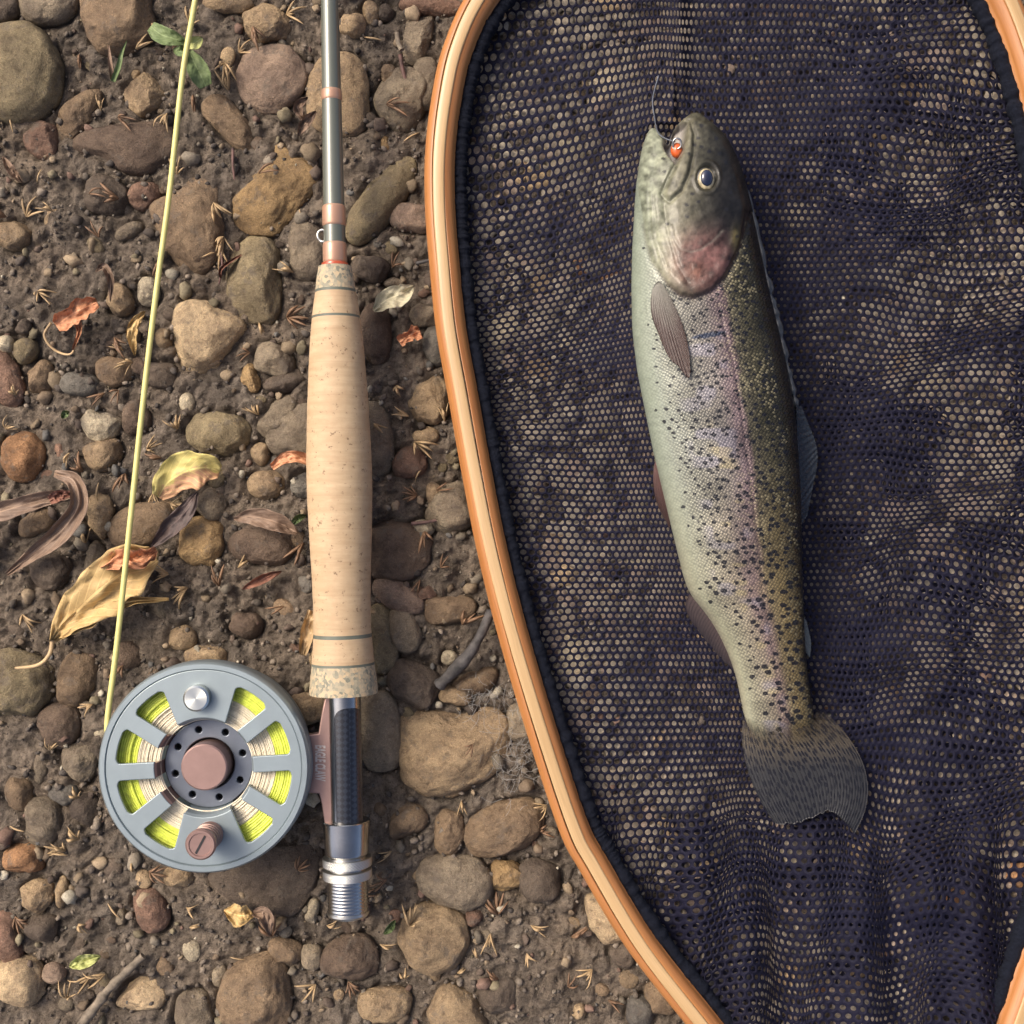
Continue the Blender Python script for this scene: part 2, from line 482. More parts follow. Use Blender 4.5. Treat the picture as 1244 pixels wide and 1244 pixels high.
# ------------------------------------------------------------------ ground
# outline of the landing-net hoop centre line, photo pixels
HOOP = [(585, 0), (555, 64), (541, 129), (534.5, 193), (535, 257), (540, 321), (548, 399), (563, 483), (578, 567), (596, 659), (619.5, 756),
        (653, 871), (695, 999), (720.5, 1049), (778.5, 1145), (856, 1244), (925, 1330), (990, 1410), (1040, 1475), (1085, 1520), (1128, 1470),
        (1172, 1380), (1212, 1290), (1244, 1205), (1280, 1090), (1303, 940), (1315, 760), (1314, 580), (1302, 400), (1282, 240), (1256, 110),
        (1217, 0), (1165, -75), (1090, -125), (1000, -152), (900, -160), (800, -148), (710, -115), (640, -62)]
hoop_px = spline(HOOP, 500, True)

def worley(x, y, seed):
    x = np.asarray(x, float); y = np.asarray(y, float)
    ix = np.floor(x); iy = np.floor(y); best = np.full(x.shape, 9.0); amp = np.zeros(x.shape)
    for dx in (-1, 0, 1):
        for dy in (-1, 0, 1):
            jx = ix + dx; jy = iy + dy
            px = jx + 0.1 + 0.8 * hash2(jx, jy, seed); py = jy + 0.1 + 0.8 * hash2(jx, jy, seed + 77)
            d = (x - px) ** 2 + (y - py) ** 2
            a = hash2(jx, jy, seed + 155)
            m_ = d < best
            best = np.where(m_, d, best); amp = np.where(m_, a, amp)
    return np.clip(1 - best * 1.7, 0, 1) * amp
def ground_h(x, y):
    wx = x + 0.0012 * vnoise(x / 0.003, y / 0.003, 8); wy = y + 0.0012 * vnoise(x / 0.003, y / 0.003, 9)
    z = 0.0045 * vnoise(x / 0.045, y / 0.045, 1) + 0.0030 * vnoise(x / 0.014, y / 0.014, 2)
    mk = np.clip(0.6 + 1.5 * vnoise(x / 0.03, y / 0.03, 6), 0.15, 1)
    z = z + 0.0036 * mk * (worley(wx / 0.0068, wy / 0.0068, 21) - 0.3) + 0.0023 * mk * (worley(wx / 0.0034, wy / 0.0034, 22) - 0.3)
    z = z + 0.0016 * vnoise(x / 0.0026, y / 0.0026, 4) + 0.0011 * vnoise(x / 0.0014, y / 0.0014, 5)
    return z
dense = np.arange(-0.235, 0.2351, 0.0009)
outer = 0.235 + np.cumsum(0.0009 * 1.16 ** np.arange(1, 62))
axis = np.concatenate([-outer[::-1], dense, outer])
gx, gy = np.meshgrid(axis, axis, indexing='ij')
gz = ground_h(gx, gy)
far_ = sstep(.225, .30, np.maximum(np.abs(gx), np.abs(gy)))
gz = gz * (1 - far_) + far_ * (.006 * vnoise(gx / .13, gy / .13, 1) + .02 * vnoise(gx / .9, gy / .9, 2))
gme = mesh_np('ground', np.stack([gx, gy, gz], -1).reshape(-1, 3), grid_faces(len(axis), len(axis)))
tag(link('ground', gme, M['soil']), 'damp brown river-bank soil with crumbs and grit', None, kind='structure')

# ------------------------------------------------------------------ stones
bm = bmesh.new(); ICO = {}
for k in (1, 2, 3, 4, 5):
    b_ = bmesh.new(); bmesh.ops.create_icosphere(b_, subdivisions=k, radius=1.0)
    b_.verts.ensure_lookup_table()
    ICO[k] = (np.array([v.co[:] for v in b_.verts]), np.array([[v.index for v in f.verts] for f in b_.faces])); b_.free()
bm.free()

def radial(poly, c, n=96):
    """star-shaped outline (pixels) -> radius per angle, image y flipped to world"""
    P = np.asarray(poly, float) - np.asarray(c, float); P[:, 1] *= -1
    th = np.linspace(-np.pi, np.pi, n, endpoint=False); r = np.zeros(n)
    for i in range(len(P)):
        a, b = P[i], P[(i + 1) % len(P)]
        d = np.stack([np.cos(th), np.sin(th)], -1); e = b - a
        den = d[:, 0] * e[1] - d[:, 1] * e[0]
        with np.errstate(divide='ignore', invalid='ignore'):
            t = (a[0] * e[1] - a[1] * e[0]) / den
            s = (a[0] * d[:, 1] - a[1] * d[:, 0]) / den
        ok = (t > 0) & (s >= -1e-6) & (s <= 1 + 1e-6)
        r = np.where(ok, np.maximum(r, t), r)
    for _ in range(3):
        r = 0.25 * np.roll(r, 1) + 0.5 * r + 0.25 * np.roll(r, -1)
    return r

def stone_mesh(seed, rad, top, ang=0.5, sub=4, rough=1.0):
    """rad: radius (m) sampled per angle -pi..pi; top: dome height; ang: 0 river-worn .. 1 broken"""
    r_ = np.random.default_rng(seed); ang = min(1.0, ang + .14)
    d, f = ICO[sub]; p = d.copy()
    # broken faces: cut the unit ball with planes
    for k in range(int(4 + 10 * ang)):
        n = r_.normal(size=3); n[2] = abs(n[2]) * 0.9 + 0.25; n /= np.linalg.norm(n)
        off = r_.uniform(0.93 - 0.28 * ang, 0.99)
        e = p @ n - off
        p = p - np.clip(e, 0, None)[:, None] * n[None] * (0.55 + 0.4 * ang)
    th = np.arctan2(d[:, 1], d[:, 0])
    t = (th + np.pi) / (2 * np.pi) * len(rad)
    i = np.floor(t).astype(int) % len(rad); j = (i + 1) % len(rad); fr = t - np.floor(t)
    r = rad[i] * (1 - fr) + rad[j] * fr
    hor = np.hypot(p[:, 0], p[:, 1]); sc = np.where(hor > 1e-6, hor ** 0.86 / np.maximum(hor, 1e-6), 1)
    mean = float(rad.mean())
    n1 = vnoise3(d * 1.7 + seed * 3.1, seed) * 0.22 + vnoise3(d * 4.1 + 9, seed + 1) * (0.06 + 0.08 * ang) + vnoise3(d * 9.0 + 5, seed + 2) * (0.022 + 0.060 * ang) * rough + vnoise3(d * 19.0 + 5, seed + 3) * (0.010 + 0.034 * ang) * rough + vnoise3(d * 37.0 + 5, seed + 4) * (0.005 + 0.016 * ang) * rough
    g = 1 + n1
    z = p[:, 2] * top * g
    z = np.where(p[:, 2] < 0, p[:, 2] * max(top, mean * 0.6) * g, z)
    g2 = 1 + n1 * 0.45
    g2 = g2 * 1.06
    out = np.stack([p[:, 0] * sc * r * g2, p[:, 1] * sc * r * g2, z], -1)
    return mesh_np('stone', out, f)

C = dict(tan=(.215, .165, .108), olive=(.150, .127, .082), grey=(.150, .128, .098), dark=(.070, .057, .047), brown=(.142, .106, .072), red=(.130, .084, .064),
         orange=(.215, .125, .068), pale=(.31, .28, .215), pink=(.190, .145, .115), blue=(.098, .094, .086), ochre=(.225, .160, .085), ltan=(.285, .225, .150), dbrown=(.085, .064, .050))
# (centre x, y, half width along, half width across, tilt deg clockwise in photo | polygon, colour, angularity, label)
ST = [
 ([(0,30),(32,26),(58,45),(74,80),(66,120),(48,140),(20,148),(-20,140),(-40,90),(-25,40)], 'olive', .1, 'large round olive grey stone with pitted skin beside a reddish lump'),
 ([(18,-8),(60,-25),(94,-5),(88,14),(70,24),(45,27),(24,18)], 'grey', .3, 'dark grey boulder end above the large round olive stone'),
 ([(97,-20),(150,-30),(188,-12),(189,20),(184,45),(160,60),(120,62),(108,45),(98,20)], 'brown', .5, 'large brown stone cracked across its face near the grass blade'),
 ((4,6,16,18,0), 'dark', .3, None),
 ([(296,15),(318,0),(340,8),(356,28),(345,42),(315,47),(294,36)], 'tan', .8, 'tan angular stone above the pinkish round stone'),
 ([(286,88),(298,62),(325,52),(350,56),(366,72),(373,93),(360,115),(340,133),(318,135),(296,118)], 'pink', .12, 'smooth pinkish grey round stone beside the rod shaft'),
 ((275,0,32,11,0), 'tan', .4, None),
 ([(148,112),(160,98),(176,87),(190,98),(200,112),(190,130),(172,140),(155,128)], 'tan', .6, 'brownish tan angular stone between grass blade and green seedling'),
 ((92,136,38,18,-55), 'brown', .6, 'long brown stone leaning between the olive and the flat dark stone'),
 ([(25,160),(45,146),(65,148),(71,170),(66,190),(48,192),(32,180)], 'red', .5, 'reddish brown lump below the large round olive stone'),
 ([(83,175),(100,160),(135,152),(175,148),(205,150),(212,170),(208,195),(185,213),(150,208),(120,190),(95,185)], 'dbrown', .2, 'long flat dark brown stone crossed at its end by the yellow line'),
 ([(240,122),(255,110),(275,118),(298,145),(310,165),(300,180),(282,176),(262,155),(245,138)], 'brown', .3, 'slanting brown slab below the seedling and left of the pinkish stone'),
 ([(318,180),(337,167),(352,185),(390,200),(388,218),(370,240),(352,262),(330,282),(300,280),(285,262),(284,232),(300,205)], 'ochre', .85, 'big yellowish broken stone with chipped right edge beside the rod'),
 ([(182,250),(215,230),(245,212),(262,222),(270,270),(265,310),(240,330),(212,320),(195,290)], 'brown', .55, 'flat brown broken slab touching the yellow line'),
 ([(275,315),(300,288),(325,288),(337,305),(338,370),(330,390),(295,388),(268,362)], 'olive', .45, 'olive grey squarish stone under the big yellowish broken stone'),
 ([(209,395),(215,372),(232,363),(258,368),(285,385),(297,397),(280,415),(262,445),(240,452),(220,446),(214,425)], 'ltan', .3, 'clean light tan wedge shaped stone with a small nick'),
 ((127,236,27,23,10), 'dark', .4, 'dark rounded stone with a tan tuft under the flat dark stone'),
 ((173,236,21,16,-5), 'red', .3, 'purplish red pebble beside the dark rounded stone'),
 ((155,279,18,9,-30), 'grey', .1, 'small grey oblong pebble left of the flat brown slab'),
 ((12,284,21,18,0), 'tan', .5, None),
 ((178,353,12,18,0), 'pale', .1, 'pale greenish white pebble tucked under the yellow line'),
 ((143,364,18,16,40), 'tan', .6, None),
 ((372,303,24,36,0), 'grey', .4, 'grey brown stone between squarish olive stone and the rod'),
 ((410,114,38,47,0), 'tan', .15, 'tan olive cobble lying under the rod shaft'),
 ([(420,285),(425,255),(450,220),(485,192),(503,190),(505,210),(492,240),(465,275),(435,295)], 'olive', .04, 'smooth olive grey finger shaped stone between rod and net'),
 ((427,28,16,14,0), 'tan', .4, None), ((450,13,10,14,0), 'tan', .5, None), ((468,12,10,10,0), 'dark', .5, None),
 ((488,118,32,36,20), 'grey', .5, 'buried grey slab below a dark thin twig near the net rim'),
 ((516,100,17,32,0), 'grey', .4, None), ((472,88,9,13,-10), 'brown', .3, None),
 ((507,42,17,28,10), 'grey', .8, 'lumpy dark grey clod near the top of the net rim'),
 ((525,4,38,12,5), 'red', .2, 'reddish stone at the outside of the net rim'),
 ((500,262,25,18,0), 'pink', .5, None), ((448,325,25,15,15), 'dark', .4, 'dark grey stone beside the red ring of the rod'),
 ((479,342,13,6,0), 'grey', .4, None), ((468,174,6,11,-10), 'ochre', .2, None),
 ((453,405,23,34,0), 'dbrown', .4, 'dark brown stone against the upper cork grip'),
 ((515,382,18,13,0), 'grey', .4, None), ((528,420,14,24,0), 'blue', .2, None),
 ([(494,485),(505,460),(530,455),(545,470),(548,500),(530,514),(505,512)], 'tan', .6, 'tan grey lumpy stone touching the net rim'),
 ((517,530,16,11,0), 'tan', .3, None), ((497,562,21,18,-10), 'red', .25, 'reddish brown round pebble right of the cork grip'),
 ((452,532,25,44,-5), 'grey', .1, 'smooth dark grey oval stone half hidden by the cork grip'),
 ([(-18,425),(5,428),(18,445),(27,475),(20,492),(5,494),(-15,480)], 'red', .1, 'smooth reddish brown elongated stone beside a dark olive pebble'),
 ((4,417,9,10,0), 'pale', .2, None), ((28,425,14,15,0), 'olive', .2, None), ((26,397,10,10,0), 'dark', .6, None),
 ((332,436,23,20,10), 'grey', .35, 'blue grey blocky stone above a dark oblong pebble'), ((302,458,10,18,-10), 'ochre', .8, 'yellow ochre crumbly chip by the grip'),
 ((345,463,27,12,-15), 'dark', .5, None), ([(226,520),(238,503),(262,500),(290,506),(301,520),(298,540),(275,552),(245,550),(228,538)], 'olive', .08, 'smooth dark olive oval stone above the yellow leaf'),
 ((338,506,30,16,-45), 'grey', .4, None), ((360,525,34,32,0), 'grey', .4, 'grey stone with its right side under the cork grip'),
 ([(96,512),(105,497),(120,500),(135,503),(147,512),(140,528),(120,537),(104,530)], 'pale', .4, 'pale grey heart shaped pebble'),
 ((122,552,23,18,-15), 'tan', .4, 'tan pebble under the pale heart shaped pebble'),
 ((26,554,26,28,0), 'orange', .12, 'orange brown round pebble'), ((163,508,18,20,0), 'dbrown', .4, None),
 ((322,589,21,18,0), 'tan', .15, 'tan round pebble right of the yellow leaf'), ((315,551,11,13,0), 'tan', .3, None),
 ([(217,645),(225,630),(250,628),(268,635),(270,665),(258,686),(235,687),(218,675)], 'ochre', .2, 'yellow brown egg shaped stone below the yellow leaf'),
 ((255,613,18,20,30), 'grey', .5, None), ([(97,612),(112,601),(128,602),(136,620),(130,645),(122,656),(108,640)], 'tan', .5, 'grey tan wedge pebble left of the yellow line'),
 ((170,637,44,24,-25), 'brown', .15, 'brown oblong stone under the yellow line and a dark leaf'),
 ((42,635,23,14,-20), 'brown', .3, None), ((95,466,25,15,15), 'blue', .3, None), ((45,458,16,18,0), 'brown', .7, None), ((135,450,21,18,0), 'brown', .6, None),
 ((192,455,22,15,0), 'dark', .4, None), ((196,411,10,12,0), 'tan', .3, None), ((318,662,38,25,0), 'dbrown', .3, 'dark brown stone under a small brown leaf'),
 ((372,590,18,16,0), 'blue', .4, None), ((60,692,27,23,0), 'dark', .4, 'dark slate stone beneath the curled long leaf'), ((113,676,11,19,20), 'grey', .6, None),
 ([(-20,795),(15,790),(45,800),(62,815),(60,845),(40,870),(5,873),(-25,860)], 'olive', .3, 'big olive tan stone with the leaf stalk lying over it'),
 ((92,825,23,34,15), 'brown', .12, 'smooth brown oval stone beside the big olive tan stone'),
 ((70,883,26,27,0), 'dbrown', .3, 'dark brown round stone below the smooth brown oval stone'),
 ((220,776,17,14,0), 'tan', .3, None), ((297,760,19,16,0), 'dbrown', .5, None), ((196,734,14,17,0), 'grey', .7, 'flat grey chip beside the big crumpled leaf'),
 ((95,925,22,24,0), 'grey', .3, 'grey brown round stone beside the reel'), ((48,930,9,24,8), 'grey', .2, None), ((75,966,18,13,10), 'blue', .4, None),
 ((372,862,24,20,0), 'tan', .2, 'tan stone in the gap between reel and cork grip'), ((248,800,26,14,0), 'tan', .3, None), ((152,798,18,17,0), 'dbrown', .3, None),
 ((50,1000,23,28,0), 'grey', .3, 'dark grey rounded stone left of the reel'), ((102,985,20,19,0), 'dark', .4, None), ((27,1044,23,19,0), 'orange', .5, 'orange brown lump with straw tufts on it'),
 ((20,965,17,19,0), 'brown', .5, None), ([(22,1082),(40,1071),(62,1074),(64,1096),(45,1112),(25,1100)], 'tan', .6, 'blocky tan pebble beside a thin upright chip'),
 ((72,1086,7,20,5), 'tan', .5, None), ((182,1106,20,27,-15), 'red', .1, 'smooth reddish brown oval pebble below the reel'),
 ((145,1117,6,10,0), 'grey', .3, None), ((47,1130,18,16,0), 'dark', .5, None), ((20,1194,30,28,0), 'ltan', .25, 'light pinkish tan round cobble by a straw tuft'),
 ((5,1140,16,30,-15), 'red', .5, None), ((62,1185,14,11,0), 'pink', .3, None),
 ([(139,1222),(152,1200),(172,1187),(190,1195),(202,1210),(195,1226),(165,1229)], 'ltan', .5, 'pointed light tan stone beside the grey twig'),
 ((235,1232,23,26,0), 'grey', .3, 'grey tan stone right of the pointed light stone'),
 ([(264,1215),(272,1185),(300,1165),(325,1160),(345,1180),(352,1215),(345,1255),(300,1262),(266,1250)], 'brown', .5, 'big flat brown stone below a brown curled leaf'),
 ([(252,1065),(280,1045),(330,1020),(375,1020),(392,1045),(380,1080),(350,1115),(310,1105),(270,1090)], 'dark', .4, 'large dark grey stone beneath the lower edge of the reel'),
 ((215,1066,17,14,0), 'tan', .4, None), ((345,1158,20,15,15), 'brown', .4, None), ((378,1110,8,14,10), 'pale', .5, None), ((377,1165,14,14,0), 'grey', .5, None), ((265,1188,9,12,0), 'grey', .4, None),
 ([(486,870),(520,866),(560,872),(590,862),(610,868),(616,895),(608,930),(580,955),(555,972),(520,965),(490,950),(486,910)], 'tan', .7, 'big tan stone with grey stained patches between reel seat and net'),
 ((460,890,27,46,-8), 'grey', .15, 'flat grey stone tucked under the reel seat'),
 ([(562,1020),(575,995),(605,978),(640,973),(660,985),(655,1010),(640,1030),(605,1043),(575,1040)], 'brown', .35, 'brown egg shaped stone leaning on the grey smooth pebble by the net'),
 ([(505,1065),(515,1045),(545,1039),(580,1047),(600,1068),(595,1095),(570,1108),(535,1100),(510,1085)], 'grey', .03, 'smooth grey bar of soap shaped pebble'),
 ((614,1067,21,20,0), 'ochre', .85, 'yellow brown angular chip beside the smooth grey pebble'),
 ([(485,1145),(490,1118),(510,1102),(540,1101),(565,1118),(570,1145),(555,1175),(525,1184),(500,1175)], 'tan', .25, 'round tan stone with a tiny dark hole below the smooth grey pebble'),
 ((494,1000,21,22,0), 'brown', .7, None), ((545,1012,19,26,10), 'brown', .5, 'brown lumpy stone left of the egg shaped stone'),
 ((425,1167,36,25,-5), 'dbrown', .4, 'dark reddish brown stone below the rod butt'), ((467,1224,30,21,0), 'tan', .25, 'tan oval pebble below the dark reddish stone'),
 ([(518,1235),(535,1205),(550,1198),(575,1215),(592,1250),(560,1265),(525,1262)], 'tan', .4, 'grey tan peaked stone below the round tan stone'),
 ([(711,1092),(735,1087),(760,1098),(778,1120),(775,1142),(735,1148),(718,1128)], 'ltan', .4, 'flat light tan stone wedged against the net rim'),
 ((607,1210,26,22,0), 'dark', .4, 'dark purplish stone in the open soil'), ((575,1117,11,10,0), 'red', .3, None), ((655,1072,26,24,0), 'dark', .3, None),
 ((778,1232,17,18,0), 'blue', .2, None), ((806,1215,22,20,0), 'brown', .4, None), ((758,1162,16,14,0), 'dark', .5, None), ((704,1232,8,9,0), 'tan', .3, None),
 ([(450,640),(475,632),(505,640),(524,660),(520,685),(500,703),(475,708),(450,700)], 'dbrown', .04, 'flat dark purple brown stone beside the lower cork grip'),
 ((483,725,33,17,30), 'pink', .15, 'mauve grey oval stone under the flat dark stone'), ((490,766,20,29,-15), 'grey', .2, 'grey brown oval stone behind the olive brown one'), ((464,778,18,43,-5), 'olive', .1, 'olive brown stone edge beside the grip end'),
 ((502,832,31,26,25), 'dark', .4, 'dark grey lumpy stone above the big stained stone'), ((553,847,20,11,5), 'tan', .5, None), ((514,641,13,9,25), 'pale', .5, None),
 ((518,721,12,9,0), 'red', .4, None), ((547,618,28,30,0), 'grey', .4, 'mottled grey flat stone outside the net rim'), ((527,600,10,13,0), 'tan', .3, None),
 ((545,742,28,18,0), 'brown', .6, None), ((545,800,10,8,0), 'pale', .5, None), ((578,830,30,13,-20), 'brown', .5, None), ((640,880,24,26,0), 'grey', .4, None),
]
taken = []; moats = []; anchors = [(247, 800, 'blue grey reel'), (247, 1066, 'blue grey reel'), (120, 930, 'blue grey reel'), (420, 1115, 'rod butt'), (125, 735, 'big crumpled tan leaf'), (228, 580, 'yellow oval leaf'), (92, 385, 'orange curled leaf'), (230, 62, 'green seedling'), (478, 362, 'pale cream leaf')]
def short(lab):
    for p in (' wedged ', ' lying ', ' touching ', ' leaning ', ' crossed ', ' tucked ', ' cracked ', ' half ', ' edge ', ' with ', ' beside ', ' above ', ' between ', ' below ', ' near ', ' left of', ' right of', ' under ', ' touching ', ' lying ', ' leaning ', ' crossed ', ' tucked ', ' cracked ', ' half ', ' against ', ' by ', ' in the ', ' at the ', ' of ', ' beneath ', ' wedged ', ' outside ', ' behind ', ' edge '):
        lab = lab.split(p)[0]
    return lab
def nearby(x, y):
    return min(anchors, key=lambda a: (a[0] - x) ** 2 + (a[1] - y) ** 2)[2]
for shape_, _c, _a, lab_ in ST:
    if lab_:
        c_ = np.mean(shape_, axis=0) if isinstance(shape_, list) else shape_
        anchors.append((float(c_[0]), float(c_[1]), short(lab_)))
def add_stone(name, cx, cy, rad, top, ang, col, label, group, seed, sub=4, zc=None):
    w = W(cx, cy, 0.002)
    me = stone_mesh(seed, rad, top, ang, sub)
    me.materials.append(M['stone'])
    o = bpy.data.objects.new(name, me); COL.objects.link(o)
    o.location = (w[0], w[1], -0.0012 if zc is None else zc)
    k = 0.9 + 0.25 * random.random()
    o.color = (col[0] * k, col[1] * k, col[2] * k, 1)
    tag(o, label, 'stone', group)
    return o

# silhouettes that must stay low because something lies on them
def cap_height(cx, cy, r):
    c = 0.013
    if abs(cx - (400 + 0.02 * cy)) < 40 + r and cy < 1130: c = 0.0075
    if math.hypot(cx - 247, cy - 932) < 130 + r: c = 0.0062
    return c
names_col = dict(tan='tan', olive='olive', grey='grey', dark='dark', brown='brown', red='reddish', orange='orange brown', pale='pale', pink='pinkish', blue='blue grey', ochre='ochre', ltan='light tan', dbrown='dark brown')
hoop_in = hoop_px
for idx, (shape, cn, ang, lab) in enumerate(ST):
    if isinstance(shape, list):
        P = np.array(shape, float); c = P.mean(0); rad = radial(P, c)
        rp = rad.mean()
        minr = rad.min()
    else:
        cx_, cy_, a_, b_, t_ = shape; c = (cx_, cy_)
        th = np.linspace(-np.pi, np.pi, 96, endpoint=False)
        t0 = -math.radians(t_)
        ee = 2.0 + 0.7 * random.random()
        cc = np.abs(np.cos(th - t0)) / a_; ss = np.abs(np.sin(th - t0)) / b_
        rad = (cc ** ee + ss ** ee) ** (-1 / ee)
        k1, k2, k3 = np.random.default_rng(idx).uniform(0, 6.28, 3)
        rad = rad * (1 + (0.03 + 0.07 * ang) * np.sin(2 * th + k1) + (0.02 + 0.06 * ang) * np.sin(3 * th + k2) + 0.04 * ang * np.sin(5 * th + k3))
        rp = math.sqrt(a_ * b_); minr = min(a_, b_)
    top = min(0.72 * minr * S + 0.0022, cap_height(c[0], c[1], rp), 0.0135)
    taken.append((c[0], c[1], rp)); moats.append((c[0], c[1], rad))
    if lab is None:
        add_stone('pebble', c[0], c[1], rad * S, top, ang, C[cn], 'small %s pebble next to the %s' % (names_col[cn], nearby(*c)), 'small %s pebbles' % names_col[cn], 100 + idx, 4)
    else:
        add_stone('stone', c[0], c[1], rad * S, top, ang, C[cn], lab, None, 100 + idx, 5)

# the soil has shrunk away round the larger stones
gco = np.stack([gx, gy, gz], -1)
for mx_, my_, mr_ in moats:
    w = W(mx_, my_, 0.002); R_ = mr_.max() * S * 1.35
    i0, i1 = np.searchsorted(axis, [w[0] - R_, w[0] + R_]); j0, j1 = np.searchsorted(axis, [w[1] - R_, w[1] + R_])
    sx_ = gx[i0:i1, j0:j1] - w[0]; sy_ = gy[i0:i1, j0:j1] - w[1]
    th_ = (np.arctan2(sy_, sx_) + np.pi) / (2 * np.pi) * len(mr_)
    rr_ = mr_[np.floor(th_).astype(int) % len(mr_)] * S * 1.02
    e_ = np.hypot(sx_, sy_) - rr_
    gco[i0:i1, j0:j1, 2] -= 0.0030 * np.exp(-(np.clip(e_, 0, None) / .0016) ** 2) * np.clip(.55 + 1.3 * vnoise(gx[i0:i1, j0:j1] / .012, gy[i0:i1, j0:j1] / .012, 19), 0, 1)
gme.vertices.foreach_set('co', gco.astype(np.float32).ravel()); gme.update()

# random pebbles in the free soil and below the net
pal = ['tan', 'olive', 'grey', 'dark', 'brown', 'brown', 'red', 'dbrown', 'grey', 'tan', 'blue', 'pale', 'dbrown', 'olive']
proto = []
for k in range(14):
    th = np.linspace(-np.pi, np.pi, 96, endpoint=False); r_ = np.random.default_rng(500 + k)
    a_, b_ = 1.0, r_.uniform(.62, .95)
    rad = 1 / np.sqrt((np.cos(th) / a_) ** 2 + (np.sin(th) / b_) ** 2)
    an = r_.uniform(.15, .8)
    rad *= 1 + (0.03 + 0.07 * an) * np.sin(2 * th + r_.uniform(0, 6)) + 0.06 * an * np.sin(3 * th + r_.uniform(0, 6))
    me = stone_mesh(500 + k, rad * 9 * S, r_.uniform(.45, .7) * 9 * S, an, 3); me.materials.append(M['stone']); proto.append(me)

def free(x, y, r, gap=1.0):
    return all((x - a) ** 2 + (y - b) ** 2 > ((r + c) * gap) ** 2 for a, b, c in taken)
def pebble(x, y, r, cn, label, group, flat=1.0, name='pebble'):
    me = proto[random.randrange(len(proto))]
    o = bpy.data.objects.new(name, me); COL.objects.link(o)
    w = W(x, y, 0.001)
    o.location = (w[0], w[1], float(ground_h(w[0], w[1])) * 0.5 - 0.0004)
    o.rotation_euler = (0, 0, random.uniform(0, 6.28))
    s = r / 9.0
    o.scale = (s, s, s * flat)
    k = random.uniform(.75, 1.3)
    o.color = (*[min(1, v * k) for v in C[cn]], 1)
    tag(o, label, 'stone', group)
n = 0; tries = 0
while n < 105 and tries < 9000:
    tries += 1
    x = random.uniform(0, 860); y = random.uniform(0, 1244)
    r = random.choice([6, 7, 8, 9, 10, 12, 14])
    if inside(hoop_px, np.array([x + r]), np.array([y]))[0] or not free(x, y, r, .95): continue
    taken.append((x, y, r)); n += 1
    cn = random.choice(pal)
    pebble(x, y, r, cn, 'small %s pebble next to the %s' % (names_col[cn], nearby(x, y)), 'small %s pebbles' % names_col[cn], 0.8)
# stones under the net, seen through the mesh: flat so that the bag lies over them
n = 0; tries = 0
while n < 90 and tries < 15000:
    tries += 1
    x = random.uniform(540, 1290); y = random.uniform(-40, 1290)
    r = random.uniform(12, 30)
    if not inside(hoop_px, np.array([x]), np.array([y]))[0] or not free(x, y, r, .72): continue
    taken.append((x, y, r)); n += 1
    cn = random.choice(['tan', 'ltan', 'ltan', 'pale', 'pink', 'pale', 'tan', 'ltan', 'orange'])
    pebble(x, y, r, cn, '%s stone seen through the black netting' % names_col[cn], '%s stones under the net' % names_col[cn], min(0.7, 0.0027 / (0.55 * r * S)), 'stone')
# margin outside the picture, a step to each side
n = 0
while n < 165:
    x = random.uniform(-260, 1520); y = random.uniform(-260, 1520)
    if -30 < x < 1274 and -30 < y < 1274: continue
    r = random.choice([8, 10, 14, 20, 30, 42])
    n += 1
    if inside(hoop_px, np.array([x]), np.array([y]))[0] or not free(x, y, r, .9): continue
    taken.append((x, y, r)); cn = random.choice(pal)
    pebble(x, y, r, cn, 'outlying %s stone on the bank past the tackle' % names_col[cn], 'outlying %s stones' % names_col[cn], 0.8, 'stone')

# grit and soil crumbs: too many to count
def scatter(name, label, count, rmin, rmax, sub, cols, power, seed):
    r_ = np.random.default_rng(seed)
    d, f = ICO[sub]
    x = r_.uniform(-0.225, 0.225, count); y = r_.uniform(-0.225, 0.225, count)
    s = rmin + (rmax - rmin) * r_.uniform(0, 1, count) ** power
    z = ground_h(x, y)
    q = r_.normal(size=(count, 4)); q /= np.linalg.norm(q, axis=1)[:, None]
    w_, a, b, c = q.T
    R = np.stack([np.stack([1 - 2 * (b * b + c * c), 2 * (a * b - c * w_), 2 * (a * c + b * w_)], -1),
                  np.stack([2 * (a * b + c * w_), 1 - 2 * (a * a + c * c), 2 * (b * c - a * w_)], -1),
                  np.stack([2 * (a * c - b * w_), 2 * (b * c + a * w_), 1 - 2 * (a * a + b * b)], -1)], 1)
    jit = 1 + r_.uniform(-.28, .28, (count, len(d)))
    loc = d[None] * jit[..., None] * (s[:, None] * r_.uniform(.6, 1.15, (count, 1)))[..., None] * np.stack([np.ones(count), r_.uniform(.6, 1, count), r_.uniform(.5, .8, count)], -1)[:, None, :]
    v = np.einsum('nij,nkj->nki', R, loc) + np.stack([x, y, z + s * 0.25], -1)[:, None, :]
    F = f[None] + (np.arange(count) * len(d))[:, None, None]
    me = mesh_np(name, v.reshape(-1, 3), F.reshape(-1, 3), smooth=True)
    cc = np.array(cols)[r_.integers(0, len(cols), count)] * r_.uniform(.7, 1.3, (count, 1))
    cattr(me, 'tint', np.repeat(cc, len(d), 0))
    return tag(link(name, me, M['crumb']), label, None, kind='stuff')
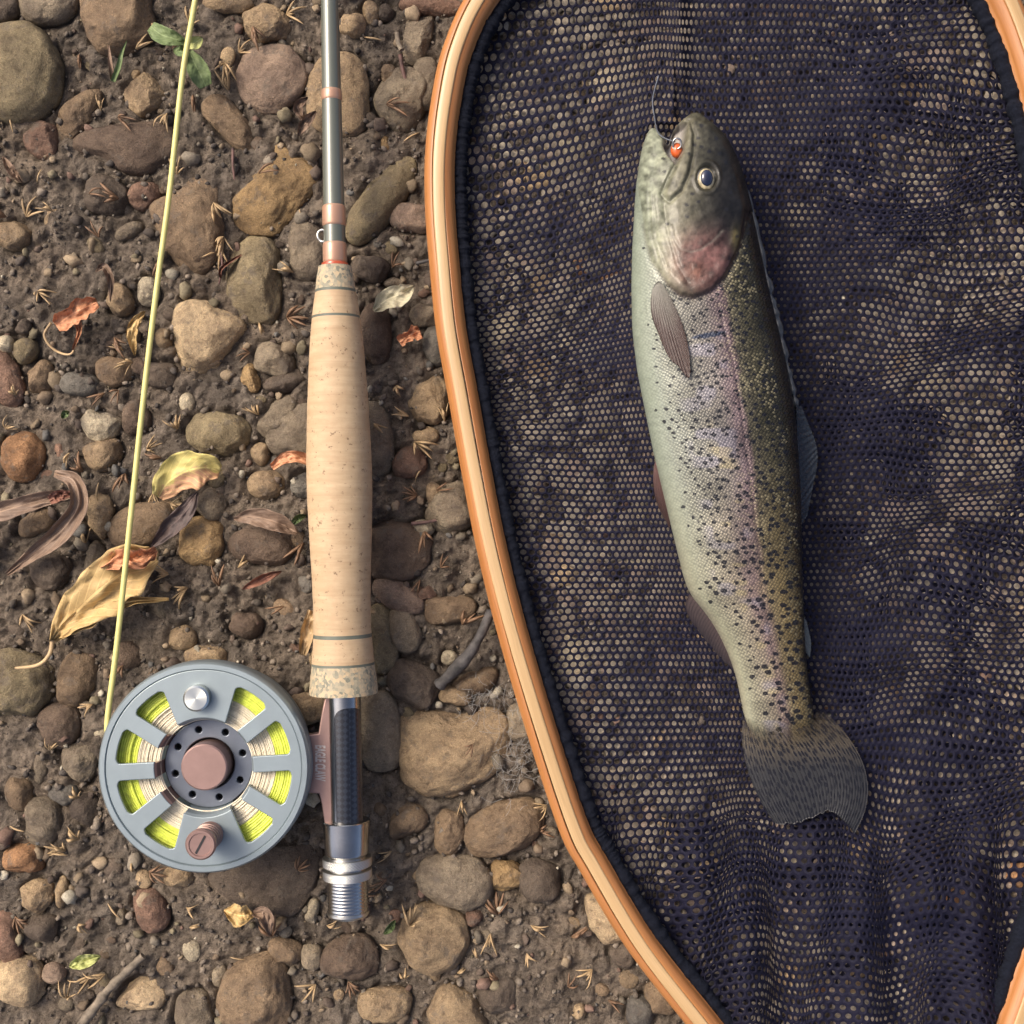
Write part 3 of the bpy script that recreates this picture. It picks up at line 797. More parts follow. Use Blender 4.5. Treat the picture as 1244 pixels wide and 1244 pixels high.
def scatter_net(count, seed):
    global rng_net
    r_ = np.random.default_rng(seed); d, f = ICO[2]
    px = r_.uniform(540, 1310, count); py = r_.uniform(-140, 1440, count)
    ok = inside(hoop_px, px, py); px, py = px[ok], py[ok]; count = len(px)
    x = (px - 622) * S; y = (622 - py) * S
    s = .0016 + .0046 * r_.uniform(0, 1, count) ** 1.8
    loc = d[None] * (1 + r_.uniform(-.16, .16, (count, len(d))))[..., None] * np.stack([s, s * r_.uniform(.6, 1, count), np.minimum(s * .6, .0019)], -1)[:, None, :]
    a = r_.uniform(0, 6.28, count); ca, sa = np.cos(a)[:, None], np.sin(a)[:, None]
    v = np.stack([loc[..., 0] * ca - loc[..., 1] * sa + x[:, None], loc[..., 0] * sa + loc[..., 1] * ca + y[:, None], loc[..., 2] + (np.clip(ground_h(x, y), -.003, .0006) + .0004)[:, None]], -1)
    me = mesh_np('bank_gravel', v.reshape(-1, 3), (f[None] + (np.arange(count) * len(d))[:, None, None]).reshape(-1, 3))
    cols = np.array([(.36, .31, .24), (.39, .335, .26), (.34, .285, .22), (.44, .385, .30), (.37, .29, .23), (.32, .28, .225)])
    cattr(me, 'tint', np.repeat(cols[r_.integers(0, len(cols), count)] * r_.uniform(.88, 1.12, (count, 1)), len(d), 0))
    tag(link('bank_gravel', me, M['crumb']), 'pale sandy gravel bed glimpsed through the net', None, kind='stuff')
scatter_net(7000, 77)
scatter('soil_crumbs', 'loose dark soil crumbs covering the ground', 10000, .0004, .0022, 1, [(.13, .108, .086), (.17, .142, .112), (.11, .092, .075), (.23, .19, .148), (.085, .073, .063)], 2.4, 31)
C2 = {k_: tuple(x * 1.3 for x in v_) for k_, v_ in C.items()}
scatter('grit', 'fine mixed gravel grains scattered over the soil', 2600, .0006, .0038, 2, [C2['tan'], C2['grey'], C2['dark'], C2['brown'], C2['red'], C2['blue'], C2['dbrown'], C2['olive'], C2['tan'], C2['pale'], C2['dbrown']], 2.2, 32)

# ------------------------------------------------------------------ landing net: hoop
inner_dir = None
ZH = 0.0125
def hoop_world(z):
    return np.array([W(px, py, z) for px, py in hoop_px])
hw = hoop_world(ZH)
tan_ = np.roll(hw, -1, 0) - np.roll(hw, 1, 0); tan_ /= np.linalg.norm(tan_, axis=1)[:, None]
inn = np.stack([-tan_[:, 1], tan_[:, 0], np.zeros(len(tan_))], -1)
cen = hw.mean(0)
if np.mean(np.sum(inn * (cen - hw), 1)) < 0: inn = -inn
arc = np.concatenate([[0], np.cumsum(np.linalg.norm(np.diff(hw, axis=0), axis=1))])

net = empty('landing_net', W(1085, 1520, 0))
tag(net, 'wooden hoop landing net with black mesh bag holding the trout', 'landing net')
HWID = 18.4 * KZ(ZH); HHGT = 0.0058
def strip(s0, s1, name, mat, lift=0.0):
    ns = 9
    ss = np.linspace(s0, s1, ns) * HWID
    zt = HHGT * (1 - np.clip(np.abs(ss / HWID), 0, 1) ** 2.15) ** (1 / 2.15) + lift
    prof = [(a, b) for a, b in zip(ss, zt)] + [(a, -b) for a, b in zip(ss[::-1], zt[::-1])]
    prof = np.array(prof); n = len(hw); k = len(prof)
    wob = 1 + 0.006 * np.sin(arc / 0.021 + s0 * 3) * 0.6
    off = 0.0004 * np.sin(arc / 0.05 + 1.3) * (0 if abs(s0) > .9 or abs(s1) > .9 else 1)
    v = hw[:, None, :] + inn[:, None, :] * (prof[None, :, 0] * wob[:, None] + off[:, None])[..., None]
    v[..., 2] += prof[None, :, 1]
    me = mesh_np(name, v.reshape(-1, 3), grid_faces(n, k, True, True))
    fattr(me, 'along', np.repeat(arc, k)); fattr(me, 'across', np.tile(prof[:, 0], n)); fattr(me, 'tall', np.tile(prof[:, 1], n))
    o = link(name, me, M[mat], net)
    return o
strip(-1.0, -0.43, 'wood_lamination', 'wood_orange')['label'] = 'orange brown outer wooden strip'
strip(-0.415, 0.33, 'wood_lamination', 'wood_pale', 0.0002)['label'] = 'pale blond middle wooden strip'
strip(0.345, 1.0, 'wood_lamination', 'wood_orange')['label'] = 'orange brown inner wooden strip'
# handle below the throat (out of the picture)
hp = spline(np.array([W(1085, 1516, ZH), W(1098, 1580, ZH + .002), W(1112, 1650, ZH + .003), W(1140, 1790, ZH + .003), W(1150, 1840, ZH + .002)]), 40)
hr = np.interp(np.linspace(0, 1, 40), [0, .1, .35, .6, .85, 1], [.012, .0145, .011, .012, .0145, .009])
hv, hf = tube(hp, hr, 20)
hv[:, 2] = (hv[:, 2] - ZH) * 0.72 + ZH
hme = mesh_np('handle', hv, hf)
fattr(hme, 'along', -hv[:, 1]); fattr(hme, 'across', hv[:, 0]); fattr(hme, 'tall', hv[:, 2])
link('handle', hme, M['wood_orange'], net)

# rim binding: coarse cord laced inside the hoop
bc = hw + inn * (HWID + 0.0019); bc[:, 2] = ZH - 0.0022
nb_ = 2600
t_ = np.linspace(0, len(hw), nb_, endpoint=False); i_ = t_.astype(int); f_ = (t_ - i_)[:, None]
bcf = bc[i_] * (1 - f_) + bc[(i_ + 1) % len(hw)] * f_
inf = inn[i_] * (1 - f_) + inn[(i_ + 1) % len(hw)] * f_
r_ = np.random.default_rng(5)
nseg = 12; th = np.linspace(0, 2 * np.pi, nseg, endpoint=False)
arcf = np.linspace(0, arc[-1], nb_)
rb = 0.0026 + 0.0009 * vnoise(arcf / .0022, arcf * 0, 3)[:, None] + 0.0007 * vnoise(np.repeat(arcf[:, None] / .0011, nseg, 1), np.repeat(th[None] * 1.6, nb_, 0), 4)
v = bcf[:, None, :] + inf[:, None, :] * (np.cos(th)[None] * rb * 1.05)[..., None]
v[..., 2] += np.sin(th)[None] * rb * 1.25
bme = mesh_np('net_binding', v.reshape(-1, 3), grid_faces(nb_, nseg, True, True))
link('net_binding', bme, M['binding'], net)

# ------------------------------------------------------------------ trout outline (photo pixels)
FY = np.array([141, 146, 152, 160, 175, 190, 205, 225, 250, 300, 350, 400, 450, 500, 550, 600, 650, 700, 722, 750, 775, 800, 825, 850, 875, 895, 908])
FR = np.array([847, 857, 865, 874, 886, 893, 899, 905, 911, 921, 932, 944, 955, 964, 969, 972, 973, 974, 975, 976, 977, 979, 982, 986, 990, 984, 972])
FL = np.array([837, 830, 823, 817, 813, 800, 776, 773, 771, 768, 767, 768, 774, 784, 794, 806, 818, 830, 838, 861, 876, 887, 895, 900, 905, 915, 928])
TY = np.array([141, 150, 160, 200, 260, 350, 500, 650, 750, 850, 880, 908])
TT = np.array([.0030, .0060, .0080, .0125, .0165, .0185, .0190, .0160, .0120, .0072, .0048, .0012])
def f_left(y): return np.interp(y, FY, FL)
def f_right(y): return np.interp(y, FY, FR)
def f_thick(y): return np.interp(y, TY, TT)
def f_mid(y): return np.interp(y, [141, 220, 350, 500, 650, 750, 850, 908], [.0235, .0245, .0255, .0255, .0225, .0185, .0140, .0110])
def fish_lower(x, y):
    a, b = f_left(np.clip(y, 205, 908)), f_right(np.clip(y, 141, 908))
    u = np.clip((x - (a + b) / 2) / ((b - a) / 2), -1, 1)
    return f_mid(y) - f_thick(y) * np.sqrt(1 - u * u)
def fish_top(x, y):
    return 2 * f_mid(y) - fish_lower(x, y)

# ------------------------------------------------------------------ netting
BY = np.array([-220, 60, 140, 300, 450, 600, 720, 850, 1000, 1200, 1520])
BX = np.array([800, 800, 782, 766, 772, 804, 834, 897, 915, 930, 1000])
q_t = np.array([-420, -300, -230, -120, -60, -10, 0, 20, 150, 230, 330, 600])
q_s = np.array([1.25, 1.25, 1.2, .98, .72, .60, .62, .8, .82, .85, 1.02, 1.15])
qq = np.linspace(-420, 600, 2041); ss_ = np.interp(qq, q_t, q_s); QI = np.concatenate([[0], np.cumsum((ss_[1:] + ss_[:-1]) / 2 * (qq[1] - qq[0]))]); QI -= np.interp(0, qq, QI)
yy_ = np.linspace(-260, 1600, 1861); ys_ = np.interp(yy_, [-260, 60, 200, 500, 800, 1000, 1250, 1600], [1.2, 1.15, .95, .86, .92, 1.08, 1.15, 1.2]); YI = np.concatenate([[0], np.cumsum((ys_[1:] + ys_[:-1]) / 2)]); YI += 500 - np.interp(500, yy_, YI)
def warp(X, Y, mode=0):
    """relaxed net coordinates -> where the yarn lies (photo pixel units of the bank)"""
    y = np.interp(Y, yy_, YI)
    xb = np.interp(y, BY, BX)
    x = xb + np.interp(X - xb, qq, QI)
    # pulled towards the trout's mouth on the upper left
    lw = np.exp(-((y - 260) / 190.0) ** 2) * np.clip((790 - x) / 60, 0, None)
    y2 = y + 26 * lw * (1 - 0.10 * lw)
    # gathered pleat above the mouth
    wt = np.exp(-((y2 - 30) / 120.0) ** 2)
    x2 = x - 13 * np.tanh((x - 826) / 26.0) * wt
    # sagging rows and pleats under the tail
    wb = sstep(900, 1080, y2)
    y3 = y2 + wb * (9 * np.sin(x / 47.0 + y / 260.0) + 6 * np.sin(x / 19.0 + 1.0))
    x3 = x2 + wb * (9 * np.sin((x2 - 0.25 * y2) / 23.0) + 5 * np.sin(x2 / 11.0 + y2 / 90.0))
    # slack on the right
    wr = sstep(990, 1100, x)
    y4 = y3 + wr * (7 * np.sin(y / 31.0 + x / 55.0) + 20 * vnoise(x / 140.0, y / 120.0, 41))
    x4 = x3 + wr * 16 * vnoise(x / 80.0, y / 80.0, 42)
    wl = 6 * vnoise(x / 130.0, y / 130.0, 43 + mode); wm = 9 * vnoise(x / 150.0, y / 110.0, 53 + mode)
    return x4 + wl, y4 + wm
hoop_in_px = hoop_px
def net_z(x, y, dh):
    z = 0.0050 + 0.0026 * vnoise(x / 120.0, y / 90.0, 61) + 0.0006 * vnoise(x / 40.0, y / 40.0, 62)
    z = z + 0.0040 * np.exp(-dh / 20.0)
    # pleat over the mouth, folds under the tail
    z = z + 0.007 * np.exp(-((x - 826 - (y - 60) * .02) / 9.0) ** 2) * np.exp(-((y - 20) / 110.0) ** 2)
    wb = sstep(930, 1090, y)
    z = z + wb * (0.0046 * np.sin((x - .25 * y) / 23.0 + .8) + 0.0020 * np.sin(x / 11.0) + .0035)
    # folds on the right
    wr = sstep(1000, 1110, x)
    z = z + wr * (0.0045 * np.clip(vnoise(x / 60.0, y / 38.0, 63), -.2, .5) + .001)
    z = np.maximum(z, 0.0036 + 0.15 * (z - 0.0036))
    # hugging the trout
    yc = np.clip(y, 150, 905)
    dl = f_left(np.clip(yc, 205, 905)) - x; dr = x - f_right(yc)
    dy = np.clip(np.maximum(150 - y, y - 905), 0, None)
    d = np.maximum(np.maximum(dl, dr), 0)
    dd = np.hypot(d, dy)
    up_l = f_mid(yc) - 0.0055
    side = np.where(dl > dr, np.clip(up_l - z, 0, None) * np.exp(-dd / 46.0), np.clip(f_mid(yc) - 0.012 - z, 0, None) * np.exp(-dd / 22.0))
    z = z + side
    under = (dl < 0) & (dr < 0) & (y > 150) & (y < 905)
    z = np.where(under, np.minimum(z, fish_lower(x, yc) - 0.0012), z)
    return z
def make_netting(name, PITCH, ylim, keep, zoff, mode, ratio):
    RS = 1.12
    py = PITCH * 0.866 * RS
    xs = np.arange(380, 1500, PITCH); ys = np.arange(-230, 1560, py)
    X, Y = np.meshgrid(xs, ys, indexing='ij')
    X = X + (np.arange(len(ys)) % 2)[None, :] * PITCH / 2
    X = X.ravel(); Y = Y.ravel()
    cx, cy = warp(X, Y, mode)
    dh = pdist(hoop_px[::4], cx, cy, True)
    ok = inside(hoop_px, cx, cy) & (dh > 20) & keep(cx, cy)
    X, Y, cx, cy, dh = X[ok], Y[ok], cx[ok], cy[ok], dh[ok]
    n = len(X)
    a = np.radians(90 + 30 * np.arange(12))
    R = PITCH / math.sqrt(3)
    rb = np.where(np.arange(12) % 2 == 0, R, R * math.cos(math.pi / 6))
    hr = ratio(cx, cy) * (1 + 0.05 * np.random.default_rng(mode + 3).uniform(-1, 1, n))
    hx = X[:, None] + np.cos(a)[None] * rb[None]; hy = Y[:, None] + np.sin(a)[None] * rb[None] * RS
    rr = (0.5 * PITCH * hr)[:, None]
    ox = X[:, None] + np.cos(a)[None] * rr; oy = Y[:, None] + np.sin(a)[None] * rr
    bx, by = warp(hx, hy, mode); qx, qy = warp(ox, oy, mode)
    zz = [net_z(u, w_, np.repeat(dh[:, None], 12, 1)) + zoff for u, w_ in ((bx, by), (qx, qy))]
    zz[0] = zz[0] + 0.00030; zz[1] = zz[1] - 0.00010
    pts = []
    for (u, w_), z in zip(((bx, by), (qx, qy)), zz):
        k = S * (D - z) / D
        pts.append(np.stack([(u - 622) * k, (622 - w_) * k, z], -1))
    v = np.stack(pts, 1)                      # n,2,12,3
    base = (np.arange(n) * 24)[:, None]
    i = np.arange(12)[None]; j = (i + 1) % 12
    F = np.stack([base + i, base + j, base + 12 + j, base + 12 + i], -1).reshape(-1, 4)
    me = mesh_np(name, v.reshape(-1, 3), F)
    o = link(name, me, M['yarn'], net)
    o['kind'] = 'stuff'
    return o
def ratio_main(x, y):
    xb = np.interp(y, BY, BX)
    r = np.interp(x - xb, [-260, -150, -40, 0, 150, 260, 400], [.80, .77, .68, .62, .56, .64, .74])
    r = r + 0.16 * sstep(180, 0, y) * sstep(1000, 700, x) * .5
    r = r * (1 - 0.20 * sstep(.10, .40, vnoise(x / 130.0, y / 70.0, 71)))
    return np.clip(r, .36, .9)
make_netting('netting', 9.0, None, lambda x, y: np.ones(x.shape, bool), 0.0, 0, ratio_main)['label'] = 'black knotless mesh bag wall lying under and around the trout'
# slack of the bag doubled up on the right and below the tail
def keep2(x, y):
    a = (x > 1000) & (vnoise(x / 85.0, y / 65.0, 81) > -.02) | ((y > 990) & (vnoise(x / 60.0, y / 130.0, 82) > .0))
    b = (vnoise(x / 75.0, y / 75.0, 84) > 0.2) & (x < 760) & (y > 330)
    yc = np.clip(y, 150, 905)
    nf = ~((x > f_left(yc) - 70) & (x < f_right(yc) + 25) & (y > 120) & (y < 930))
    return a & nf
make_netting('netting', 11.0, None, keep2, -0.0034, 5, lambda x, y: 0.82 + 0 * x)['label'] = 'second black mesh layer where the slack bag doubles over'

# ------------------------------------------------------------------ trout
fish = empty('trout', W(870, 520, 0.006))
tag(fish, 'spotted rainbow trout with pink side stripe lying in the net', 'fish')
def loft(ys, xl, xr, tt, zm, n=40):
    th = np.linspace(0, 2 * np.pi, n, endpoint=False)
    vs = []
    for y, a, b, t, z in zip(ys, xl, xr, tt, zm):
        k = KZ(z); c = (a + b) / 2; h = (b - a) / 2
        cs = np.sign(np.cos(th)) * np.abs(np.cos(th)) ** 0.92; sn = np.sign(np.sin(th)) * np.abs(np.sin(th)) ** 0.92
        vs.append(np.stack([(c + h * cs - 622) * k, np.full(n, (622 - y) * k), z + t * sn], -1))
    m_ = len(vs); v = np.concatenate(vs); ends = [vs[0].mean(0), vs[-1].mean(0)]
    v = np.vstack([v, ends]); i = np.arange(n); j = (i + 1) % n
    b = (m_ - 1) * n
    return v, [grid_faces(m_, n, False, True), np.stack([j, i, np.full(n, m_ * n)], -1), np.stack([b + i, b + j, np.full(n, m_ * n + 1)], -1)]
def sm(y, Y, V):     # smoothed interpolation
    acc = 0
    for d in (-9, -6, -3, 0, 3, 6, 9): acc = acc + np.interp(np.clip(y + d, Y[0], Y[-1]), Y, V)
    return acc / 7
ysb = np.concatenate([np.arange(141, 210, 2.0), np.arange(210, 909, 4.0)])
head_fix = sstep(175, 215, ysb)
xl_b = np.where(ysb < 190, np.interp(ysb, FY, FL), sm(ysb, FY, FL) * head_fix + np.interp(ysb, FY, FL) * (1 - head_fix))
body = loft(ysb, xl_b, sm(ysb, FY, FR), sm(ysb, TY, TT) , f_mid(ysb))
ysj = np.array([157, 160, 164, 170, 178, 190, 205, 225, 250, 280, 310])
jaw = loft(ysj, [790, 787.5, 785.5, 783, 780.5, 778, 775.5, 773, 771, 772, 780], [795, 799, 802.5, 806, 809.5, 814, 819, 822, 824, 826, 820], [.0020, .0035, .0048, .0062, .0075, .0092, .0108, .0125, .014, .0145, .012], [.0200, .0200, .0202, .0205, .0210, .0218, .0225, .0235, .0245, .0250, .0250])
v, f = merge([body, jaw])
bo = link('body', mesh_np('body', v, f))
rm = bo.modifiers.new('remesh', 'REMESH'); rm.mode = 'VOXEL'; rm.voxel_size = 0.00052
sm_ = bo.modifiers.new('smooth', 'SMOOTH'); sm_.factor = 0.5; sm_.iterations = 5
fme = eval_mesh(bo)
nv = len(fme.vertices)
co = np.empty(nv * 3, np.float32); fme.vertices.foreach_get('co', co); co = co.reshape(-1, 3).astype(float)
kk = S * (D - 0.026) / D
fx = co[:, 0] / kk + 622; fy = 622 - co[:, 1] / kk
for _ in range(4):          # pattern laid out on the upper flank
    kt = S * (D - fish_top(fx, np.clip(fy, 141, 908))) / D
    fx = co[:, 0] / kt + 622; fy = 622 - co[:, 1] / kt
topside = sstep(-.002, .004, co[:, 2] - f_mid(fy))
# raised gill cover, jaw plate, mouth cavity, throat folds
OPER = [(905, 262), (897, 300), (888, 320), (879, 337), (863, 353), (842, 361), (827, 358), (812, 345), (803, 333), (792, 317), (786, 296), (782, 273)]
GILL = OPER + [(776, 240), (770, 150), (840, 120), (920, 150), (930, 250)]
din = pdist(OPER, fx, fy); sd = np.where(inside(GILL, fx, fy), -din, din)
gfade = .35 + .65 * sstep(795, 825, fx)
dz = (0.0012 * sstep(2.2, -3.5, sd) - 0.0008 * np.exp(-((sd - 3) / 3.0) ** 2) + 0.0005 * np.exp(-((sd + 9) / 5.0) ** 2)) * gfade
MAX = [(836, 150), (841, 165), (840, 188), (835, 212), (826, 233), (813, 244), (805, 237), (814, 216), (822, 201), (831, 181)]
dm = pdist(MAX, fx, fy, True); sdm = np.where(inside(MAX, fx, fy), -dm, dm)
dz += 0.0011 * sstep(1.5, -4, sdm) - 0.0009 * np.exp(-((sdm - 2) / 2.0) ** 2)
MOUTH = [(812, 156), (826, 146), (836, 150), (832, 181), (821, 203), (811, 190), (806, 172)]
dmo = pdist(MOUTH, fx, fy, True); sdo = np.where(inside(MOUTH, fx, fy), -dmo, dmo)
mouth = sstep(0.5, -5, sdo)
dz -= 0.0085 * mouth
PRE = [(815, 275), (818, 290), (826, 303), (838, 307), (850, 304), (866, 293), (876, 282)]
dp = pdist(PRE, fx, fy); dz -= 0.0003 * np.exp(-(dp / 1.8) ** 2)
for fold in ([(795, 190), (793, 240), (797, 290), (812, 330)], [(787, 235), (790, 280), (800, 315)], [(806, 250), (812, 285), (822, 320), (835, 345)]):
    dz -= 0.00032 * np.exp(-(pdist(fold, fx, fy) / 2.0) ** 2)
EYE = (858.0, 218.0)
de = np.hypot((fx - EYE[0]) / 12.5, (fy - EYE[1]) / 16.0)
dz -= 0.0012 * sstep(1.05, .7, de); dz += 0.0007 * np.exp(-((de - 1.2) / .16) ** 2)
dz += 0.0003 * vnoise(fx / 9, fy / 9, 91) * sstep(370, 340, fy)
co[:, 2] += dz * topside
# sides: press the belly a little, lateral furrow
u = (fx - f_left(np.clip(fy, 205, 908))) / (f_right(fy) - f_left(np.clip(fy, 205, 908)))
u = np.clip(u, 0, 1)
LAT = np.interp(fy, [360, 450, 540, 700, 850, 905], [.62, .655, .645, .66, .545, .50])
co[:, 2] -= 0.0004 * np.exp(-((u - LAT) / .008) ** 2) * topside * sstep(350, 400, fy)
fme.vertices.foreach_set('co', co.astype(np.float32).ravel()); fme.update()
# pigment, with some highlight painted in towards the tail
def table(uv, T):
    T = np.array(T, float); return np.stack([np.interp(uv, T[:, 0], T[:, i]) for i in (1, 2, 3)], -1)
lu = u + 0.03 * vnoise(fx / 18, fy / 40, 92) + 0.02 * vnoise(fx / 6, fy / 9, 93)
front = table(lu, [(0, .30, .35, .27), (.10, .33, .37, .30), (.19, .30, .32, .27), (.33, .225, .225, .195), (.52, .19, .172, .158), (.60, .185, .140, .148), (.655, .165, .118, .125), (.69, .092, .084, .058), (.80, .062, .058, .035), (.90, .030, .029, .020), (.95, .012, .012, .011), (1, .010, .010, .012)])
rear = table(lu, [(0, .33, .33, .26), (.10, .33, .35, .27), (.22, .30, .30, .235), (.45, .29, .255, .21), (.53, .25, .195, .195), (.60, .195, .150, .148), (.70, .19, .158, .096), (.82, .20, .160, .080), (.92, .115, .095, .050), (1, .014, .014, .014)])
w = sstep(520, 780, fy)[:, None]
colr = front * (1 - w) + rear * w * np.array([1.12, 1.06, .96])  # rear half warmed: its cream highlights are painted into the tint
# soft lavender parr patches on the flank
parr = sstep(.08, .25, vnoise(fx / 26, fy / 17, 94)) * sstep(.2, .32, u) * sstep(.66, .55, u) * sstep(370, 420, fy)
colr = colr * (1 - .45 * parr[:, None]) + np.array([.27, .26, .33]) * .45 * parr[:, None]
# yellowish flecks on the flank
yel = sstep(.16, .32, vnoise(fx / 20, fy / 7, 97)) * sstep(.35, .45, u) * sstep(.62, .5, u) * sstep(480, 560, fy)
colr = colr * (1 - .4 * yel[:, None]) + np.array([.47, .40, .20]) * .4 * yel[:, None]
# head
hd = table(np.clip((fx - f_left(np.clip(fy, 205, 908))) / 140.0, 0, 1), [(0, .28, .32, .24), (.22, .27, .28, .195), (.38, .19, .18, .125), (.48, .095, .09, .060), (.60, .040, .038, .028), (.74, .015, .014, .013), (1, .006, .006, .007)])
ck = np.exp(-(((fx - 848) / 34) ** 2 + ((fy - 318) / 36) ** 2) ** 1.4)
hd = hd * (1 - .85 * ck[:, None]) + np.array([.185, .085, .078]) * .85 * ck[:, None]
ck2 = np.exp(-(((fx - 843) / 13) ** 2 + ((fy - 330) / 12) ** 2))
hd = hd * (1 - .5 * ck2[:, None]) + np.array([.20, .085, .045]) * .5 * ck2[:, None]
ck3 = np.exp(-(((fx - 892) / 5) ** 2 + ((fy - 292) / 13) ** 2))
hd = hd * (1 - .5 * ck3[:, None]) + np.array([.25, .21, .08]) * .5 * ck3[:, None]
mx = sstep(1, -3, sdm)[:, None]; hd = hd * (1 - .6 * mx) + np.array([.22, .205, .14]) * .6 * mx
jl = sstep(830, 800, fx) * sstep(260, 200, fy); hd = hd * (1 - .5 * jl[:, None]) + np.array([.29, .31, .23]) * .5 * jl[:, None]
pl = np.exp(-(dp / 1.5) ** 2)[:, None]; hd = hd * (1 - .4 * pl) + np.array([.25, .23, .19]) * .4 * pl
hd *= np.clip(1 + .8 * vnoise(fx / 9, fy / 9, 95) + .7 * vnoise(fx / 4, fy / 4, 90) + .5 * vnoise(fx / 2.2, fy / 2.2, 96), .35, 2)[:, None]
hd *= .86
hw_ = sstep(2.5, -1.5, sd)[:, None]
colr = colr * (1 - hw_) + hd * hw_
edge = (np.exp(-((sd - 1.0) / 1.8) ** 2) * gfade)[:, None]; colr = colr * (1 - .6 * edge) + np.array([.085, .050, .048]) * .6 * edge
mo = mouth[:, None]; colr = colr * (1 - mo) + np.array([.33, .31, .29]) * mo
# spots
r_ = np.random.default_rng(77); spots = []
for px_, py_ in [(847, 170), (851, 181), (860, 187), (836, 190), (843, 178), (840, 237), (833, 250), (848, 247), (834, 264), (810, 272), (806, 193), (807, 210), (868, 172), (880, 200), (881, 257), (893, 290), (850, 156), (885, 236), (872, 190)]:
    spots.append((px_, py_, 2.1, 1.25, .4, .95))
sp = np.zeros(nv)
order = np.argsort(fy); fys = fy[order]
for xx, yy, r1, asp, an, st in spots:
    i0, i1 = np.searchsorted(fys, [yy - 8, yy + 8]); ii = order[i0:i1]
    dx = fx[ii] - xx; dy = fy[ii] - yy
    e1 = dx * math.cos(an) + dy * math.sin(an); e2 = -dx * math.sin(an) + dy * math.cos(an)
    q = np.hypot(e1 / (r1 * asp), e2 / r1) + .5 * vnoise(fx[ii] / 2.2, fy[ii] / 2.2, 98)
    sp[ii] = np.maximum(sp[ii], st * sstep(1.25, .7, q))
colr = colr * (1 - .9 * sp[:, None]) + np.array([.012, .013, .018]) * .9 * sp[:, None]
# slate blue scar
sc_ = sstep(1.15, .85, np.hypot((fx - 861 + (fy - 407) * 1.5) / 16.5, (fy - 407 + (fx - 861) * .12) / 3.4))[:, None]
colr = colr * (1 - sc_) + np.array([.035, .048, .085]) * sc_
colr = np.clip(colr * (.75 + .5 * vnoise(fx / 30, fy / 22, 87) * sstep(.1, .3, u) + .12 * vnoise(fx / 5, fy / 5, 88))[:, None], .004, 1)
fme.attributes.remove(fme.attributes['tint']) if 'tint' in fme.attributes else None
cattr(fme, 'tint', colr); fattr(fme, 'px', fx); fattr(fme, 'py', fy)
scale_w = np.clip(1 - hw_[:, 0], 0, 1) * (.25 + .75 * sstep(.04, .26, u)) * sstep(900, 870, fy)
dens = np.interp(u, [.05, .10, .19, .32, .60, .66, .72, 1], [0, .12, .46, .76, .66, .62, .88, .92]) * sstep(1, 5, sd) * sstep(905, 885, fy) * np.interp(fy, [350, 640, 760, 900], [1, .95, .72, .7])
fattr(fme, 'spotd', dens); fattr(fme, 'spotr', np.interp(fy, [350, 600, 750, 880], [.80, .95, 1.15, 1.25]) * np.interp(u, [.1, .3, .7, 1], [.7, .95, 1.05, 1.0]))
fattr(fme, 'scaly', scale_w); fattr(fme, 'back', sstep(.5, .72, u) * np.clip(1 - hw_[:, 0], 0, 1))
for p in fme.polygons: p.use_smooth = True
m = NT('trout_skin')
tint = m.attr('tint').outputs['Color']; pxn = m.attr('px').outputs['Fac']; pyn = m.attr('py').outputs['Fac']; scl = m.attr('scaly').outputs['Fac']; bk = m.attr('back').outputs['Fac']
cv = m.n('CombineXYZ'); m.l(m.math('MULTIPLY', m.math('ADD', pxn, m.math('MULTIPLY', pyn, .55)), 1 / 3.9), cv.inputs[0]); m.l(m.math('MULTIPLY', m.math('SUBTRACT', pyn, m.math('MULTIPLY', pxn, .55)), 1 / 3.9), cv.inputs[1])
vo = m.n('TexVoronoi', voronoi_dimensions='2D'); vo.inputs['Scale'].default_value = 1.0; vo.inputs['Randomness'].default_value = .38; m.l(cv.outputs[0], vo.inputs['Vector'])
sepc = m.n('SeparateColor'); m.l(vo.outputs['Color'], sepc.inputs[0])
cellr = sepc.outputs[0]; dist = vo.outputs['Distance']
shade = m.ramp(dist, [(0.2, (1.35, 1.32, 1.25)), (0.48, (0.74, 0.74, 0.76)), (0.68, (0.45, 0.45, 0.5))])
c1 = m.mix(m.math('MULTIPLY', scl, 0.75), tint, m.mix(1.0, tint, shade, 'MULTIPLY'))
# glints of single scales painted as pale flecks, mostly on the back
fl = m.math('MULTIPLY', m.math('GREATER_THAN', cellr, .62), m.math('MULTIPLY', m.math('LESS_THAN', dist, .42), m.math('ADD', m.math('MULTIPLY', bk, .42), m.math('MULTIPLY', scl, .08))))
lum = m.n('RGBToBW'); m.l(tint, lum.inputs[0])
fl2 = m.math('MULTIPLY', fl, m.math('GREATER_THAN', lum.outputs[0], .022))
pat = m.ramp(m.noise(objcoord(m), 55, 3, .6), [(.40, (.12, .12, .12)), (.62, (1, 1, 1))])
c2 = m.mix(m.math('MULTIPLY', fl2, pat), c1, (0.34, 0.30, 0.18))
